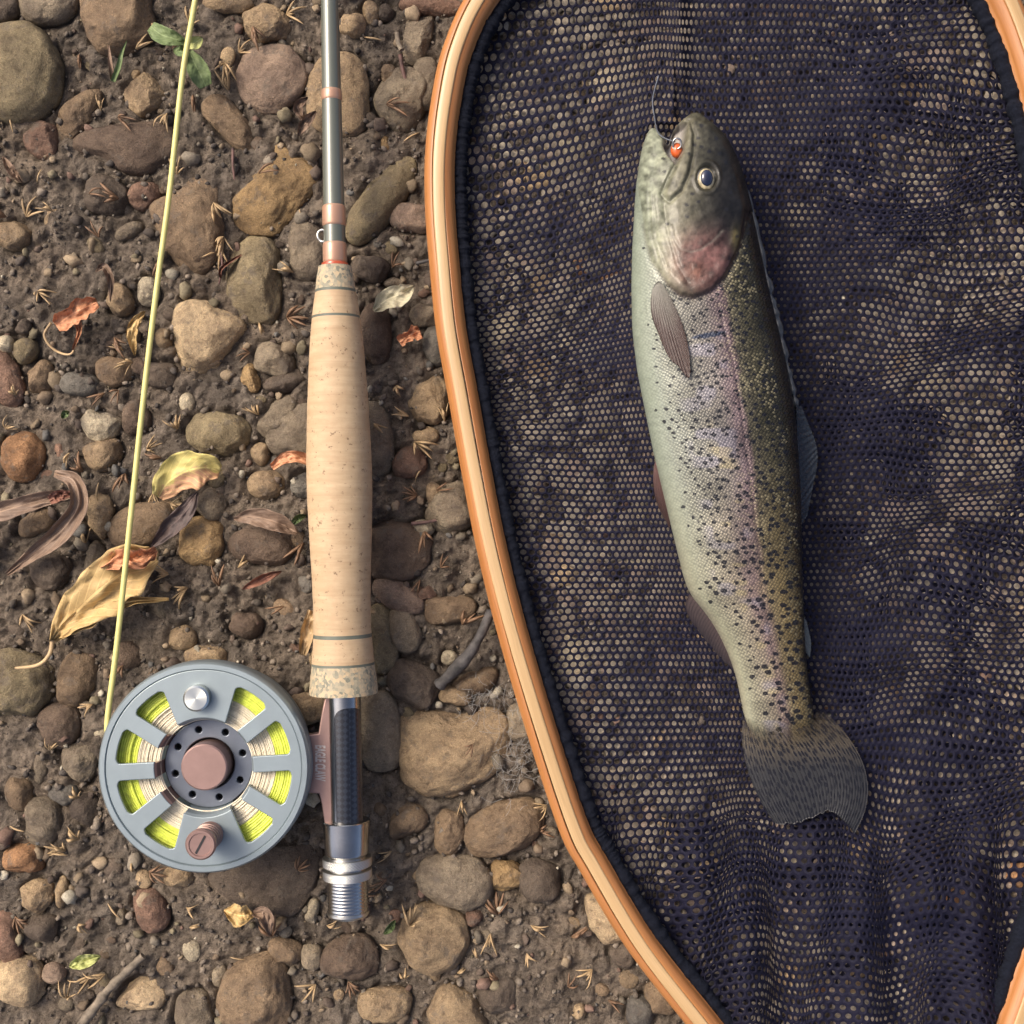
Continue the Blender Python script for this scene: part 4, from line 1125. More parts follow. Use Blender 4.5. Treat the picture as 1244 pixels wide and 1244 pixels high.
# black dashes
sdn = m.attr('spotd').outputs['Fac']; srn = m.attr('spotr').outputs['Fac']
cs = m.n('CombineXYZ'); m.l(pxn, cs.inputs[0]); m.l(pyn, cs.inputs[1])
wn_ = m.n('TexNoise'); wn_.inputs['Scale'].default_value = .28; wn_.inputs['Detail'].default_value = 2; m.l(cs.outputs[0], wn_.inputs['Vector'])
wd_ = m.n('VectorMath', operation='MULTIPLY_ADD'); m.l(wn_.outputs['Color'], wd_.inputs[0]); wd_.inputs[1].default_value = (5.0, 4.2, 0); m.l(cs.outputs[0], wd_.inputs[2])
mp_ = m.n('Mapping'); mp_.inputs['Rotation'].default_value = (0, 0, .45); mp_.inputs['Scale'].default_value = (1 / 10.8, 1 / 7.6, 1); m.l(wd_.outputs[0], mp_.inputs['Vector'])
vs = m.n('TexVoronoi', voronoi_dimensions='2D'); vs.inputs['Scale'].default_value = 1.0; vs.inputs['Randomness'].default_value = .82; m.l(mp_.outputs[0], vs.inputs['Vector'])
sc2 = m.n('SeparateColor'); m.l(vs.outputs['Color'], sc2.inputs[0])
rad_ = m.math('MULTIPLY', srn, m.math('ADD', .19, m.math('MULTIPLY', sc2.outputs[1], .16)))
on = m.math('LESS_THAN', sc2.outputs[0], sdn)
sh = m.n('MapRange'); sh.inputs['From Min'].default_value = .06; sh.inputs['From Max'].default_value = -.04; sh.inputs['To Min'].default_value = 0; sh.inputs['To Max'].default_value = .93
m.l(m.math('SUBTRACT', vs.outputs['Distance'], rad_), sh.inputs['Value'])
c2 = m.mix(m.math('MULTIPLY', sh.outputs[0], on), c2, (.009, .010, .015))
m.col(c2)
m.set(metal=m.math('MULTIPLY', scl, .22), rough=m.math('ADD', .36, m.math('MULTIPLY', cellr, .14)), spec=.3, coat=.16, coatr=.10)
tx = m.noise(objcoord(m), 480, 4, .65)
b1 = m.bump(m.math('MULTIPLY', m.math('SUBTRACT', 1.0, dist), scl), .55, .0006); b2 = m.bump(tx, .30, .0010, b1)
m.l(b2, m.b.inputs['Normal']); M['trout_skin'] = m.m
link('body', fme, m.m, fish)

# fins
def finmat(name, c_root, c_tip, spots=0.0, rough=.4, alpha=1.0, nray=18.0, tipk=1.0, blend=False):
    m = NT(name); u = m.attr('lu').outputs['Fac']; w = m.attr('lw').outputs['Fac']; v = objcoord(m)
    cvx = m.n('CombineXYZ'); m.l(m.math('MULTIPLY', u, nray * 1.0), cvx.inputs[0]); m.l(m.math('MULTIPLY', w, 2.2), cvx.inputs[1])
    n = m.noise(cvx.outputs[0], 2.2, 4, .7)
    base = m.mix(m.math('ADD', m.math('MULTIPLY', w, tipk), m.math('MULTIPLY', m.math('SUBTRACT', n, .5), .8)), c_root, c_tip)
    ray = m.math('ABSOLUTE', m.math('SUBTRACT', m.math('FRACT', m.math('MULTIPLY', u, nray)), .5))
    base = m.mix(m.math('MULTIPLY', m.math('ADD', n, .25), m.ramp(ray, [(0.08, (1, 1, 1)), (.30, (0, 0, 0))])), base, m.mix(1.0, base, (.5, .48, .5), 'MULTIPLY'))
    if spots:
        c3 = m.n('CombineXYZ'); m.l(m.math('MULTIPLY', u, nray), c3.inputs[0]); m.l(m.math('MULTIPLY', w, 10.5), c3.inputs[1])
        vo = m.n('TexVoronoi', voronoi_dimensions='2D'); vo.inputs['Scale'].default_value = 1.0; vo.inputs['Randomness'].default_value = .7; m.l(c3.outputs[0], vo.inputs['Vector'])
        base = m.mix(m.ramp(vo.outputs['Distance'], [(.26, (spots,) * 3), (.40, (0, 0, 0))]), base, (.012, .012, .016))
    if blend:
        mr_ = m.n('MapRange'); mr_.inputs['From Min'].default_value = .02; mr_.inputs['From Max'].default_value = .30; mr_.inputs['To Max'].default_value = alpha
        m.l(m.math('ADD', w, m.math('MULTIPLY', m.math('SUBTRACT', n, .5), .25)), mr_.inputs['Value']); alpha = mr_.outputs[0]
    m.col(base); m.set(rough=rough, spec=.4, coat=.25, coatr=.2, alpha=alpha)
    m.l(m.bump(m.noise(cvx.outputs[0], 5.0, 3, .7), .35, .0006), m.b.inputs['Normal']); M[name] = m.m
finmat('fin_pectoral', (.17, .165, .135), (.050, .026, .020), nray=13.0, alpha=.92, tipk=1.7)
finmat('fin_red', (.10, .045, .038), (.042, .024, .022))
finmat('fin_anal', (.062, .042, .038), (.020, .014, .015), nray=24.0)
finmat('fin_dorsal', (.022, .028, .040), (.05, .062, .075), alpha=.6)
finmat('fin_adipose', (.08, .09, .085), (.13, .15, .145))
finmat('fin_tail', (.15, .12, .075), (.036, .036, .037), spots=.95, nray=34.0, alpha=.86, tipk=2.0, blend=True)
def fin(name, root, tip, mat, bow=(0, 0), nray=18, nu=90, nvv=40, zarch=.0, parent=None, label=None, ridge=.00018, wave=0.0):
    """root, tip: [(px,py,z)] ordered the same way"""
    R = spline(np.array(root, float), nu); T = spline(np.array(tip, float), nu)
    u = np.linspace(0, 1, nu); vv = np.linspace(0, 1, nvv)
    U, V = np.meshgrid(u, vv, indexing='ij')
    P = R[:, None, :] * (1 - V)[..., None] + T[:, None, :] * V[..., None]
    dirx = (bow[0] * (1 - U) + bow[1] * U)
    P[..., 0] += dirx * 4 * V * (1 - V)
    P[..., 1] += vnoise(U * nray * .8, V * 0 + 3, 12) * 3.0 * V ** 4
    z = P[..., 2] + zarch * np.sin(np.pi * U) + ridge * np.cos(U * nray * 2 * np.pi) * V ** .5 + wave * np.sin(U * 9 + 1) * V
    k = S * (D - z) / D
    top = np.stack([(P[..., 0] - 622) * k, (622 - P[..., 1]) * k, z], -1).reshape(-1, 3)
    bot = top.copy(); bot[:, 2] -= (.0007 - .0004 * V.ravel())
    f1 = grid_faces(nu, nvv); n_ = nu * nvv
    ring = np.concatenate([np.arange(nvv), np.arange(1, nu) * nvv + nvv - 1, (nu - 1) * nvv + np.arange(nvv - 2, -1, -1), np.arange(nu - 2, 0, -1) * nvv])
    r2 = np.roll(ring, -1)
    f3 = np.stack([ring, r2, r2 + n_, ring + n_], -1)
    me = mesh_np(name, np.vstack([top, bot]), np.vstack([f1[:, ::-1], f1 + n_, f3]))
    fattr(me, 'lu', np.tile(U.ravel(), 2)); fattr(me, 'lw', np.tile(V.ravel(), 2))
    o = link(name, me, M[mat], parent or fish)
    if label: o['label'] = label
    return o
ft = lambda x, y, d=.0012: (x, y, float(fish_top(np.array(x, float), np.array(y, float))) + d)
fin('pectoral_fin', [ft(793, 350, .001), ft(799, 342, .001), ft(806, 346, .001)], [ft(799, 404, .002), ft(811, 430, .0019), ft(824, 446, .0018), ft(837, 458, .0016), ft(838, 438, .0018), ft(835, 416, .0012)], 'fin_pectoral', bow=(-5, 3), nray=13, ridge=.00010)
fin('pelvic_fin', [(797, 556, .019), (805, 557, .023), (814, 562, .027)], [(798, 612, .018), (808, 632, .019), (814, 642, .0205)], 'fin_red', bow=(-4, 1), nray=9)
fin('anal_fin', [(838, 722, .0195), (864, 746, .019), (880, 775, .0175), (895, 803, .016)], [(836, 748, .0165), (852, 771, .016), (872, 795, .015), (895, 819, .0145)], 'fin_anal', bow=(-4, 0), nray=22, ridge=.00004)
fin('dorsal_fin', [(967, 492, .022), (969, 540, .0215), (970, 590, .021), (972, 640, .020)], [(974, 494, .020), (988, 530, .0175), (993, 560, .0165), (981, 625, .017)], 'fin_dorsal', nray=14, ridge=.0003)
fin('adipose_fin', [(975, 746, .0155), (977, 768, .0150), (979, 792, .0145)], [(980, 756, .0135), (985, 778, .0130), (984, 800, .0125)], 'fin_adipose', nray=5)
fin('tail_fin', [(903, 866, .0140), (918, 874, .0175), (948, 880, .0195), (976, 874, .0175), (994, 858, .0140)], [(940, 1000, .0105), (958, 1001, .0112), (978, 997, .0118), (998, 988, .0122), (1012, 986, .0125), (1026, 998, .0118), (1038, 1012, .0105)], 'fin_tail', bow=(-14, 35), nray=34, nu=200, nvv=70, wave=.0008, ridge=.00010)
# thin lumpy grey blue strip beside the back
mat_plain('strip_grey', (.055, .060, .062), .35, coat=.4, var=.3, vscale=300, bump=.6, bscale=700)
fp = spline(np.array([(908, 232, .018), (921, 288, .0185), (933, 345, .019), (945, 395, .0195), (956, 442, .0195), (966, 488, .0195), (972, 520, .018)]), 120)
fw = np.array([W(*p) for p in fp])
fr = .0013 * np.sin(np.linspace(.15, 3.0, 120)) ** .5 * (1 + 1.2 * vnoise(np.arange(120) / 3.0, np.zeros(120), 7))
v, f = tube(fw, fr, 10); link('back_strip', mesh_np('back_strip', v, f), M['strip_grey'], fish)['label'] = 'thin grey blue strip along the back'
# eye
mat_plain('iris', (.36, .31, .19), .25, coat=1.0, coatr=.04, var=.3, vscale=700)
mat_plain('pupil', (.012, .018, .045), .08, coat=1.0, coatr=.02)
mat_plain('eye_rim', (.035, .035, .033), .3, coat=.6)
near = np.hypot(fx - EYE[0], fy - EYE[1]) < 16
ez = float(co[near & (co[:, 2] > .03), 2].max()) - .0016
ec = W(EYE[0], EYE[1], ez)
def dome(cx, cy, z, rx, ry, h, n=40, m_=12):
    th = np.linspace(0, 2 * np.pi, n, endpoint=False); ph = np.linspace(0, np.pi / 2, m_)
    v = np.stack([cx + rx * np.cos(ph)[:, None] * np.cos(th), cy + ry * np.cos(ph)[:, None] * np.sin(th), z + h * np.sin(ph)[:, None] + 0 * th], -1)
    lo = v[0].copy(); lo[:, 2] -= .003
    v = np.concatenate([lo[None], v])
    return v.reshape(-1, 3), [grid_faces(m_ + 1, n, False, True)]
k = KZ(ez)
def tilt(v, c, a):   # lean the eye with the cheek
    v = v - c; ca, sa = math.cos(a), math.sin(a)
    return np.stack([v[:, 0] * ca + v[:, 2] * sa, v[:, 1], -v[:, 0] * sa + v[:, 2] * ca], -1) + c
v, f = dome(ec[0], ec[1], ez - .0012, 12.6 * k, 15.8 * k, .0021); eo = link('eye', mesh_np('eye', tilt(v, ec, .15), f), M['eye_rim'], fish)
v, f = dome(ec[0], ec[1], ez - .0003, 10.6 * k, 13.6 * k, .0018); link('iris', mesh_np('iris', tilt(v, ec, .15), f), M['iris'], eo)
v, f = dome(ec[0] - .4 * k, ec[1] + 1 * k, ez + .0010, 7.6 * k, 10.0 * k, .0012); link('pupil', mesh_np('pupil', tilt(v, ec, .15), f), M['pupil'], eo)
# egg fly in the mouth
mat_plain('egg_orange', (.62, .115, .025), .35, coat=.5, var=.12)
ep = W(822, 183, .0305)
fly = empty('egg_fly', ep); tag(fly, 'small orange egg fly lodged in the open mouth of the trout', 'fishing fly')
d, f = ICO[4]
v = d * (8.0 * KZ(.0305)) * (1 + .10 * vnoise3(d * 4, 3))[:, None] * np.array([.9, 1.15, .9]) + ep
link('bead', mesh_np('bead', v, f), M['egg_orange'], fly)
hk = spline(np.array([W(818, 180, .032), W(818, 172, .033), W(822, 168, .0335), W(827, 171, .0335), W(827, 178, .033), W(823, 181, .0325)]), 30)
v, f = tube(hk, .0004, 8); link('hook', mesh_np('hook', v, f), M['steel'], fly)
mat_plain('monofilament', (.09, .10, .12), .2, coat=.6)
tp = spline(np.array([W(820, 172, .033), W(808, 168, .030), W(799, 160, .0255), W(795, 142, .018), W(793, 120, .014), W(800, 92, .012)]), 50)
v, f = tube(tp, .00028, 8); link('tippet', mesh_np('tippet', v, f), M['monofilament'], fly)

# ------------------------------------------------------------------ fly rod
rod = empty('fly_rod', W(412, 560, 0)); tag(rod, 'fly rod with cork grip, grey shaft and silver reel seat', 'fishing rod')
ZR = 0.0245; KR = KZ(ZR)
def axp(y): return W(400.5 + .0203 * y, y, ZR)
A0 = axp(0); AD = axp(1000) - axp(0); AD /= np.linalg.norm(AD); AS = np.array([-AD[1], AD[0], 0]); 
if AS[0] < 0: AS = -AS
def rlathe(ys, rs, nseg=56, disp=None, off=(0.0, 0.0), cap=True):
    """revolve about the rod axis; ys photo rows, rs pixel radii"""
    ys = np.asarray(ys, float); rs = np.asarray(rs, float)
    th = np.linspace(0, 2 * np.pi, nseg, endpoint=False)
    C_ = np.array([axp(y) for y in ys]) + AS * off[0] + np.array([0, 0, off[1]])
    rr = (rs * KR)[:, None] * np.ones((1, nseg))
    if disp is not None: rr = rr + disp(ys[:, None], th[None])
    v = C_[:, None, :] + rr[..., None] * (np.cos(th)[None, :, None] * AS + np.sin(th)[None, :, None] * np.array([0, 0, 1.0]))
    n = len(ys); vv = v.reshape(-1, 3); F = [grid_faces(n, nseg, False, True)]
    if cap:
        vv = np.vstack([vv, C_[0], C_[-1]]); i = np.arange(nseg); j = (i + 1) % nseg; b = (n - 1) * nseg
        F += [np.stack([j, i, np.full(nseg, n * nseg)], -1), np.stack([b + i, b + j, np.full(nseg, n * nseg + 1)], -1)]
    return vv, F
def rpart(name, ys, rs, mat, parent=None, label=None, **kw):
    v, f = rlathe(ys, rs, **kw)
    o = link(name, sharp(mesh_np(name, v, f)), M[mat], parent or rod)
    if label: o['label'] = label
    return o
yb = np.linspace(-700, 322, 80)
bl = rpart('shaft', yb, np.interp(yb, [-700, 0, 322], [7.5, 10.6, 13.6]), 'rod_blank')
for y0, y1, r in ((109, 123, 12.6), (250, 275, 14.4), (295, 320, 14.6)):
    rpart('thread_wrap', [y0, y0 + 1, y0 + 3, y1 - 3, y1 - 1, y1], [r - 1.4, r - .5, r, r, r - .5, r - 1.4], 'thread')
rpart('thread_wrap', [-260, -258, -216, -214], [10, 11, 11, 10], 'thread')
rpart('winding_check', [319, 320, 322, 324, 325], [14, 15.8, 16.3, 16, 15.5], 'red_check', label='thin red ring above the grip')
kp = spline(np.array([axp(281) - AS * 10 * KR + [0, 0, .001], axp(279) - AS * 15 * KR, axp(282) - AS * 19.5 * KR, axp(288) - AS * 20 * KR, axp(293) - AS * 16 * KR, axp(293) - AS * 10 * KR + [0, 0, .001]]), 40)
v, f = tube(kp, .00055, 10); link('hook_keeper', mesh_np('hook_keeper', v, f), M['bright_steel'], rod)
GY = [324, 326, 340, 355, 385, 420, 450, 500, 560, 600, 650, 700, 740, 770, 805, 825, 842]
GRr = [19, 21, 23, 24.7, 29.2, 32.6, 34.5, 37.3, 39.5, 39.4, 37.8, 35.6, 34.6, 35, 37.8, 40, 42]
def gr(y): return sm(np.asarray(y, float), np.array(GY, float), np.array(GRr, float))
def gpart(name, y0, y1, mat, parent, lift=0.0, label=None, n=None, rnd=0.8):
    n = n or max(6, int((y1 - y0) / 2))
    ys = np.linspace(y0, y1, n); rs = gr(ys) + lift
    ys = np.concatenate([[y0], ys, [y1]]); rs = np.concatenate([[rs[0] - rnd], rs, [rs[-1] - rnd]])
    return rpart(name, ys, rs, mat, parent, label, disp=lambda a, b: 0.00012 * vnoise(a / 5.0 + 0 * b, b * 6 + 0 * a, 33))
grip = gpart('grip', 387.5, 769.5, 'cork', rod)
grip['label'] = 'long pale cork grip swelling in the middle'
gpart('composite_cork', 324, 352.5, 'composite_cork', grip); gpart('trim_ring', 352.5, 356, 'trim_ring', grip, -.1); gpart('cork_ring', 356, 384.5, 'cork', grip)
gpart('trim_ring', 384.5, 387.5, 'trim_ring', grip, -.1); gpart('trim_ring', 769.5, 774, 'trim_ring', grip, -.1); gpart('cork_ring', 774, 804.5, 'cork', grip)
gpart('trim_ring', 804.5, 807.5, 'trim_ring', grip, -.1); gpart('composite_cork', 807.5, 842, 'composite_cork', grip)
# reel seat
seat = rpart('reel_seat', [842, 843, 900, 990, 1000], [19.5, 20.5, 20.5, 20.5, 20.5], 'steel')
seat['label'] = 'silver reel seat tube with dark woven insert'
# carbon insert: a raised part-shell with an arched upper end
nu, nvv = 40, 70
uu = np.linspace(math.radians(8), math.radians(118), nu); ins = []
vs_ = np.linspace(0, 1, nvv)
for a in uu:
    e = (a - math.radians(63)) / math.radians(55)
    ytop = 858 + 16 * (1 - math.sqrt(max(0, 1 - abs(e) ** 3.2)))
    for t in vs_:
        y = ytop + (998 - ytop) * t
        rr = (21.3 - .9 * (abs(e) > .96)) * KR
        ins.append(axp(y) + AS * rr * math.cos(a) + np.array([0, 0, rr * math.sin(a)]))
link('insert', mesh_np('insert', np.array(ins), grid_faces(nu, nvv)), M['carbon'], seat)['label'] = 'black carbon weave insert'
rpart('hood', [996, 997, 1008, 1022, 1034, 1037, 1038], [27.5, 28.6, 28, 27.2, 26.6, 26, 25], 'steel', seat, nseg=72)
knurl = lambda a, b: 0.0005 * (np.abs(((b * 46 / (2 * np.pi) + a / 3.6) % 1) - .5) + np.abs(((b * 46 / (2 * np.pi) - a / 3.6) % 1) - .5) - .5)
for y0, y1 in ((1040, 1052), (1054.5, 1066.5)):
    ys = np.concatenate([[y0], np.linspace(y0 + 1, y1 - 1, 22), [y1]]); rs = np.concatenate([[27], np.full(22, 29.3), [27]])
    rpart('locking_ring', ys, rs, 'bright_steel', seat, nseg=230, disp=knurl)
ys = np.linspace(1037, 1106, 220)
rpart('threaded_barrel', ys, 24.3 + .5 * np.abs(((ys / 4.1) % 1) * 2 - 1), 'steel', seat, nseg=64)
rpart('end_cap', [1105, 1106, 1109, 1112, 1114], [23, 25.4, 25.6, 23.5, 18], 'bright_steel', seat, nseg=64)

# ------------------------------------------------------------------ fly reel
ZF = 0.0375; KF = KZ(ZF)
rc = W(247, 933, ZF)
reel = empty('fly_reel', (rc[0], rc[1], 0.006)); tag(reel, 'blue grey fly reel with lime line showing through its windows', 'fishing reel')
def rz(name, prof, mat, parent, nseg=128, label=None, closed=True):
    v, f = lathe_z([(r * KF, z) for r, z in prof], rc[0], rc[1], nseg, closed)
    o = link(name, sharp(mesh_np(name, v, f)), M[mat], parent)
    if label: o['label'] = label
    return o
frame_ = rz('reel_frame', [(129, ZF - .0022), (128.2, ZF - .0008), (126, ZF), (120.5, ZF), (119.3, ZF - .0006), (119.3, ZF - .008), (121, ZF - .0095), (127, ZF - .0095), (129, ZF - .0085)], 'reel_blue', reel, label='blue grey outer ring of the reel')
rz('back_plate', [(0.1, .0065), (110, .0065), (115, .0075), (116, .009), (116, .0115), (114, .0125), (0.1, .0125)], 'reel_blue', frame_, closed=False)
for k_ in range(5):
    a = math.radians(20 + 72 * k_); px_, py_ = rc[0] + 112.5 * KF * math.cos(a), rc[1] + 112.5 * KF * math.sin(a)
    v, f = tube(np.array([[px_ + (z - .012) * .17 * math.cos(a), py_ + (z - .012) * .17 * math.sin(a), z] for z in (.012, .018, .024, ZF - .009)]), .0016, 16); link('pillar', mesh_np('pillar', v, f), M['reel_blue'], frame_)
# spool plate with eight windows, open towards the hub
CEN = [56, 21, -14, -48.5, 130, 165.5, 201, 238]; CEN = sorted([c % 360 for c in CEN])
def circ(r, n=180): return [(r * math.cos(2 * math.pi * i / n), r * math.sin(2 * math.pi * i / n)) for i in range(n)]
RI, RO = 61.5, 108.5
def window(c):
    c = math.radians(c); P = []
    def edge(r, s):       # constant-width spokes: window half width grows with r
        hwid = r * math.sin(math.radians(17.6)) - 8.6
        a = math.asin(max(.02, hwid / r)); return (r, s * a)
    for r in (RI, 75, 90, 101): P.append(edge(r, -1))
    ro, ao = edge(RO, 1)
    for t in (-.97, -.88, -.7, -.35, 0, .35, .7, .88, .97):
        rr = RO - (0 if abs(t) < .72 else (2.0 if abs(t) < .9 else 4.4)); P.append((rr, ao * t))
    for r in (101, 90, 75, RI): P.append(edge(r, 1))
    return [(r * math.cos(c + a), r * math.sin(c + a), c + a) for r, a in P]
inner = []
for k_, c in enumerate(CEN):
    wnd = window(c); inner += [(x, y) for x, y, _ in wnd]
    a1 = wnd[-1][2]; a0 = window(CEN[(k_ + 1) % 8])[0][2]
    while a0 < a1: a0 += 2 * math.pi
    nn = max(3, int(math.degrees(a0 - a1) / 3))
    for t in range(1, nn): a = a1 + (a0 - a1) * t / nn; inner.append((RI * math.cos(a), RI * math.sin(a)))
pm = curve_plate([[(x * KF, y * KF) for x, y in circ(118.2)], [(x * KF, y * KF) for x, y in inner]], .0016, .00035)
for p in pm.polygons: p.use_smooth = False
spool = link('spool', pm, M['reel_blue'], None); spool.location = (rc[0], rc[1], ZF - .0013)
spool.parent = reel; spool.matrix_parent_inverse = parent_inv(reel); spool['label'] = 'blue grey spool face with eight windows'
ZHUB = ZF - .0085
# spoke legs going down to the hub
for k_, c in enumerate(CEN):
    a1 = window(c)[-1][2]; a0 = window(CEN[(k_ + 1) % 8])[0][2]
    while a0 < a1: a0 += 2 * math.pi
    nn = 14; aa = np.linspace(a1, a0, nn)
    prof = [(RI, ZF - .0016), (RI - 1.2, ZF - .0007), (RI - 3.4, ZF - .0016), (RI - 6.5, ZHUB - .001), (RI - 4.0, ZHUB - .001), (RI - .6, ZF - .0022)]
    v = np.array([[rc[0] + r * KF * math.cos(a), rc[1] + r * KF * math.sin(a), z] for a in aa for r, z in prof])
    F = [grid_faces(nn, len(prof), False, True), np.array([[0, 1, 2, 3], [0, 3, 4, 5]]), np.array([[0, 1, 2, 3], [0, 3, 4, 5]])[:, ::-1] + (nn - 1) * len(prof)]
    link('spoke_leg', mesh_np('spoke_leg', v, np.vstack(F), False), M['rose_dark' if 100 < math.degrees((a0 + a1) / 2) % 360 < 260 else 'reel_blue'], spool)  # left legs rose brown: a dark brown reflection put into the colour
hb = [[(x * KF, y * KF) for x, y in circ(53.5)], [(x * KF, y * KF) for x, y in circ(33)]]
for k_ in range(8):
    a = math.radians(17 + 45 * k_); hb.append([((43.5 * math.cos(a) + 5.4 * math.cos(t)) * KF, (43.5 * math.sin(a) + 5.4 * math.sin(t)) * KF) for t in np.linspace(0, 2 * math.pi, 24, endpoint=False)])
hm = curve_plate(hb, .004, .0004)
hub = link('hub', hm, M['hub_blue'], None); hub.location = (rc[0], rc[1], ZHUB - .002); hub.parent = spool; hub.matrix_parent_inverse = parent_inv(spool)
hub['label'] = 'slate blue hub ring with eight round holes'
rz('hub_floor', [(0.1, ZHUB - .006), (57, ZHUB - .006), (57, ZHUB - .0052), (0.1, ZHUB - .0052)], 'bore_black', spool, closed=False)
rz('bore_wall', [(33.2, ZHUB), (31.5, ZHUB - .0012), (31.5, ZHUB - .005), (33.2, ZHUB - .005)], 'hub_blue', spool)
rz('hub_cap', [(0.1, ZF - .001), (26.5, ZF - .001), (28.2, ZF - .0014), (28.8, ZF - .0024), (28.8, ZHUB - .005), (0.1, ZHUB - .005)], 'rose_metal', spool, closed=False, label='round rose coloured hub cap')
# winding check balance knob and handle
def knob_at(px_, py_): return rc[0] + (px_ - 247) * KF, rc[1] - (py_ - 933) * KF
kx, ky = knob_at(241, 847)
pr = [(0.0001, .0046), (.0041, .0046), (.0048, .0040), (.0048, .0002), (.0044, -.0004)]
v, f = lathe_z([(r, ZF - .0005 + z) for r, z in pr], kx, ky, 64, False); link('balance_knob', sharp(mesh_np('balance_knob', v, f)), M['turned_steel'], spool)['label'] = 'small turned silver knob'
hx_, hy_ = knob_at(255, 1014)
pr = [(.0048, .0), (.0050, .001), (.0044, .002), (.0040, .0045), (.0042, .0075), (.0048, .0105), (.0055, .0125), (.0056, .0142), (.0050, .0150), (.0042, .0150), (.0040, .0146), (.0001, .0146)]
v, f = lathe_z([(r, ZF - .0006 + z) for r, z in pr], hx_, hy_, 64, False)
hn = link('handle', sharp(mesh_np('handle', v, f)), M['rose_metal'], spool); hn['label'] = 'rose coloured winding handle with slotted screw'
for k_ in range(3):
    z = ZF + .0035 + .0022 * k_
    v, f = lathe_z([(.0043, z - .0006), (.0050, z - .0004), (.0050, z + .0004), (.0043, z + .0006)], hx_, hy_, 48); link('ridge', sharp(mesh_np('ridge', v, f)), M['rose_dark'], hn)
sl_ = np.array([[-.0036, -.00042], [.0036, -.00042], [.0036, .00042], [-.0036, .00042]]); an = math.radians(62)
R2 = np.array([[math.cos(an), -math.sin(an)], [math.sin(an), math.cos(an)]]); sl_ = sl_ @ R2.T
v = np.array([[hx_ + p[0], hy_ + p[1], ZF + .0140 + dz_] for dz_ in (0, .0003) for p in sl_] )
v[4:, 2] = ZF + .01415; v[:4, 2] = ZF + .0139
link('screw_slot', mesh_np('screw_slot', v, np.array([[4, 5, 6, 7], [0, 1, 5, 4], [1, 2, 6, 5], [2, 3, 7, 6], [3, 0, 4, 7]]), False), M['bore_black'], hn)
# wound line: rings of cord side by side
def coil(name, r0, r1, step, mat, label, seed):
    r_ = np.random.default_rng(seed); parts = []
    R = r0
    while R < r1:
        n = 140; th = np.linspace(0, 2 * np.pi, n, endpoint=False); rt = step * .62 * KF
        z0 = ZF - .0052 - .0006 * r_.uniform() ; ph = r_.uniform(0, 6)
        rr = R * KF + .00012 * np.sin(th * 2 + ph); zz = z0 + .00025 * np.sin(th + ph)
        tt = np.linspace(0, 2 * np.pi, 8, endpoint=False)
        v = np.stack([rc[0] + (rr[:, None] + rt * np.cos(tt)[None]) * np.cos(th)[:, None], rc[1] + (rr[:, None] + rt * np.cos(tt)[None]) * np.sin(th)[:, None], zz[:, None] + rt * np.sin(tt)[None]], -1).reshape(-1, 3)
        parts.append((v, [grid_faces(n, 8, True, True)])); R += step * (1 + .1 * r_.uniform(-1, 1))
    v, f = merge(parts); o = link(name, mesh_np(name, v, f), M[mat], spool); o['label'] = label
coil('wound_line', 87, 113, 3.0, 'line_lime', 'wound lime yellow line', 1)
coil('wound_backing', 57, 87, 1.7, 'backing_cream', 'wound cream backing', 2)
# reel foot
FT = [(378, 893), (389.5, 891), (393, 868), (397, 849), (401.5, 847), (404, 870), (404, 980), (402.5, 998), (397, 998), (393.5, 975), (390, 961), (378, 960), (372, 961), (366, 961), (366, 893)]
fm_ = curve_plate([[((x - 385) * KZ(.026), (925 - y) * KZ(.026)) for x, y in FT]], .0042, .0006)
fc = W(385, 925, .026)
foot = link('reel_foot', fm_, M['rose_metal'], None); foot.location = (fc[0], fc[1], .0262); foot.parent = reel; foot.matrix_parent_inverse = parent_inv(reel)
foot['label'] = 'rose brown reel foot clamped on the seat'
tc = bpy.data.curves.new('lettering', 'FONT'); tc.body = 'EAGLE CLAW'; tc.size = .0052; tc.align_x = 'CENTER'; tc.align_y = 'CENTER'; tc.extrude = .00006; tc.offset = .00016; tc.shear = .15
to = bpy.data.objects.new('lettering', tc); COL.objects.link(to)
tm = eval_mesh(to)
tco = np.empty(len(tm.vertices) * 3, np.float32); tm.vertices.foreach_get('co', tco); tco = tco.reshape(-1, 3)
L_ = 44 * KZ(.028); tco[:, 0] *= L_ / (tco[:, 0].max() - tco[:, 0].min()); tm.vertices.foreach_set('co', tco.ravel()); tm.update()
lp = W(388.5, 926.5, .0284)
lt = link('lettering', tm, M['letter_grey'], None); lt.location = (lp[0], lp[1], .02838); lt.rotation_euler = (0, 0, -math.pi / 2); lt.parent = foot; lt.matrix_parent_inverse = parent_inv(foot)
lt['label'] = 'pale lettering reading EAGLE CLAW'

# ------------------------------------------------------------------ fly line
LP = [(330, -560, .010), (282, -320, .014), (252, -110, .0175), (238, 0, .018), (222, 92, .018), (205.5, 230, .019), (194, 320, .020), (182, 425, .021), (166, 565, .023), (152, 685, .0245), (140, 795, .0255), (134, 850, .026), (131, 884, .0262), (133, 910, .0262), (142, 935, .026)]
lw = spline(np.array([W(*p) for p in LP]), 200)
lw[:, 0] += .0003 * np.sin(np.linspace(0, 21, 200))
v, f = tube(lw, 3.5 * KZ(.02), 12); fl_ = link('fly_line', mesh_np('fly_line', v, f), M['line_pale'])
tag(fl_, 'pale yellow fly line running straight from the reel over the stones', 'fishing line')

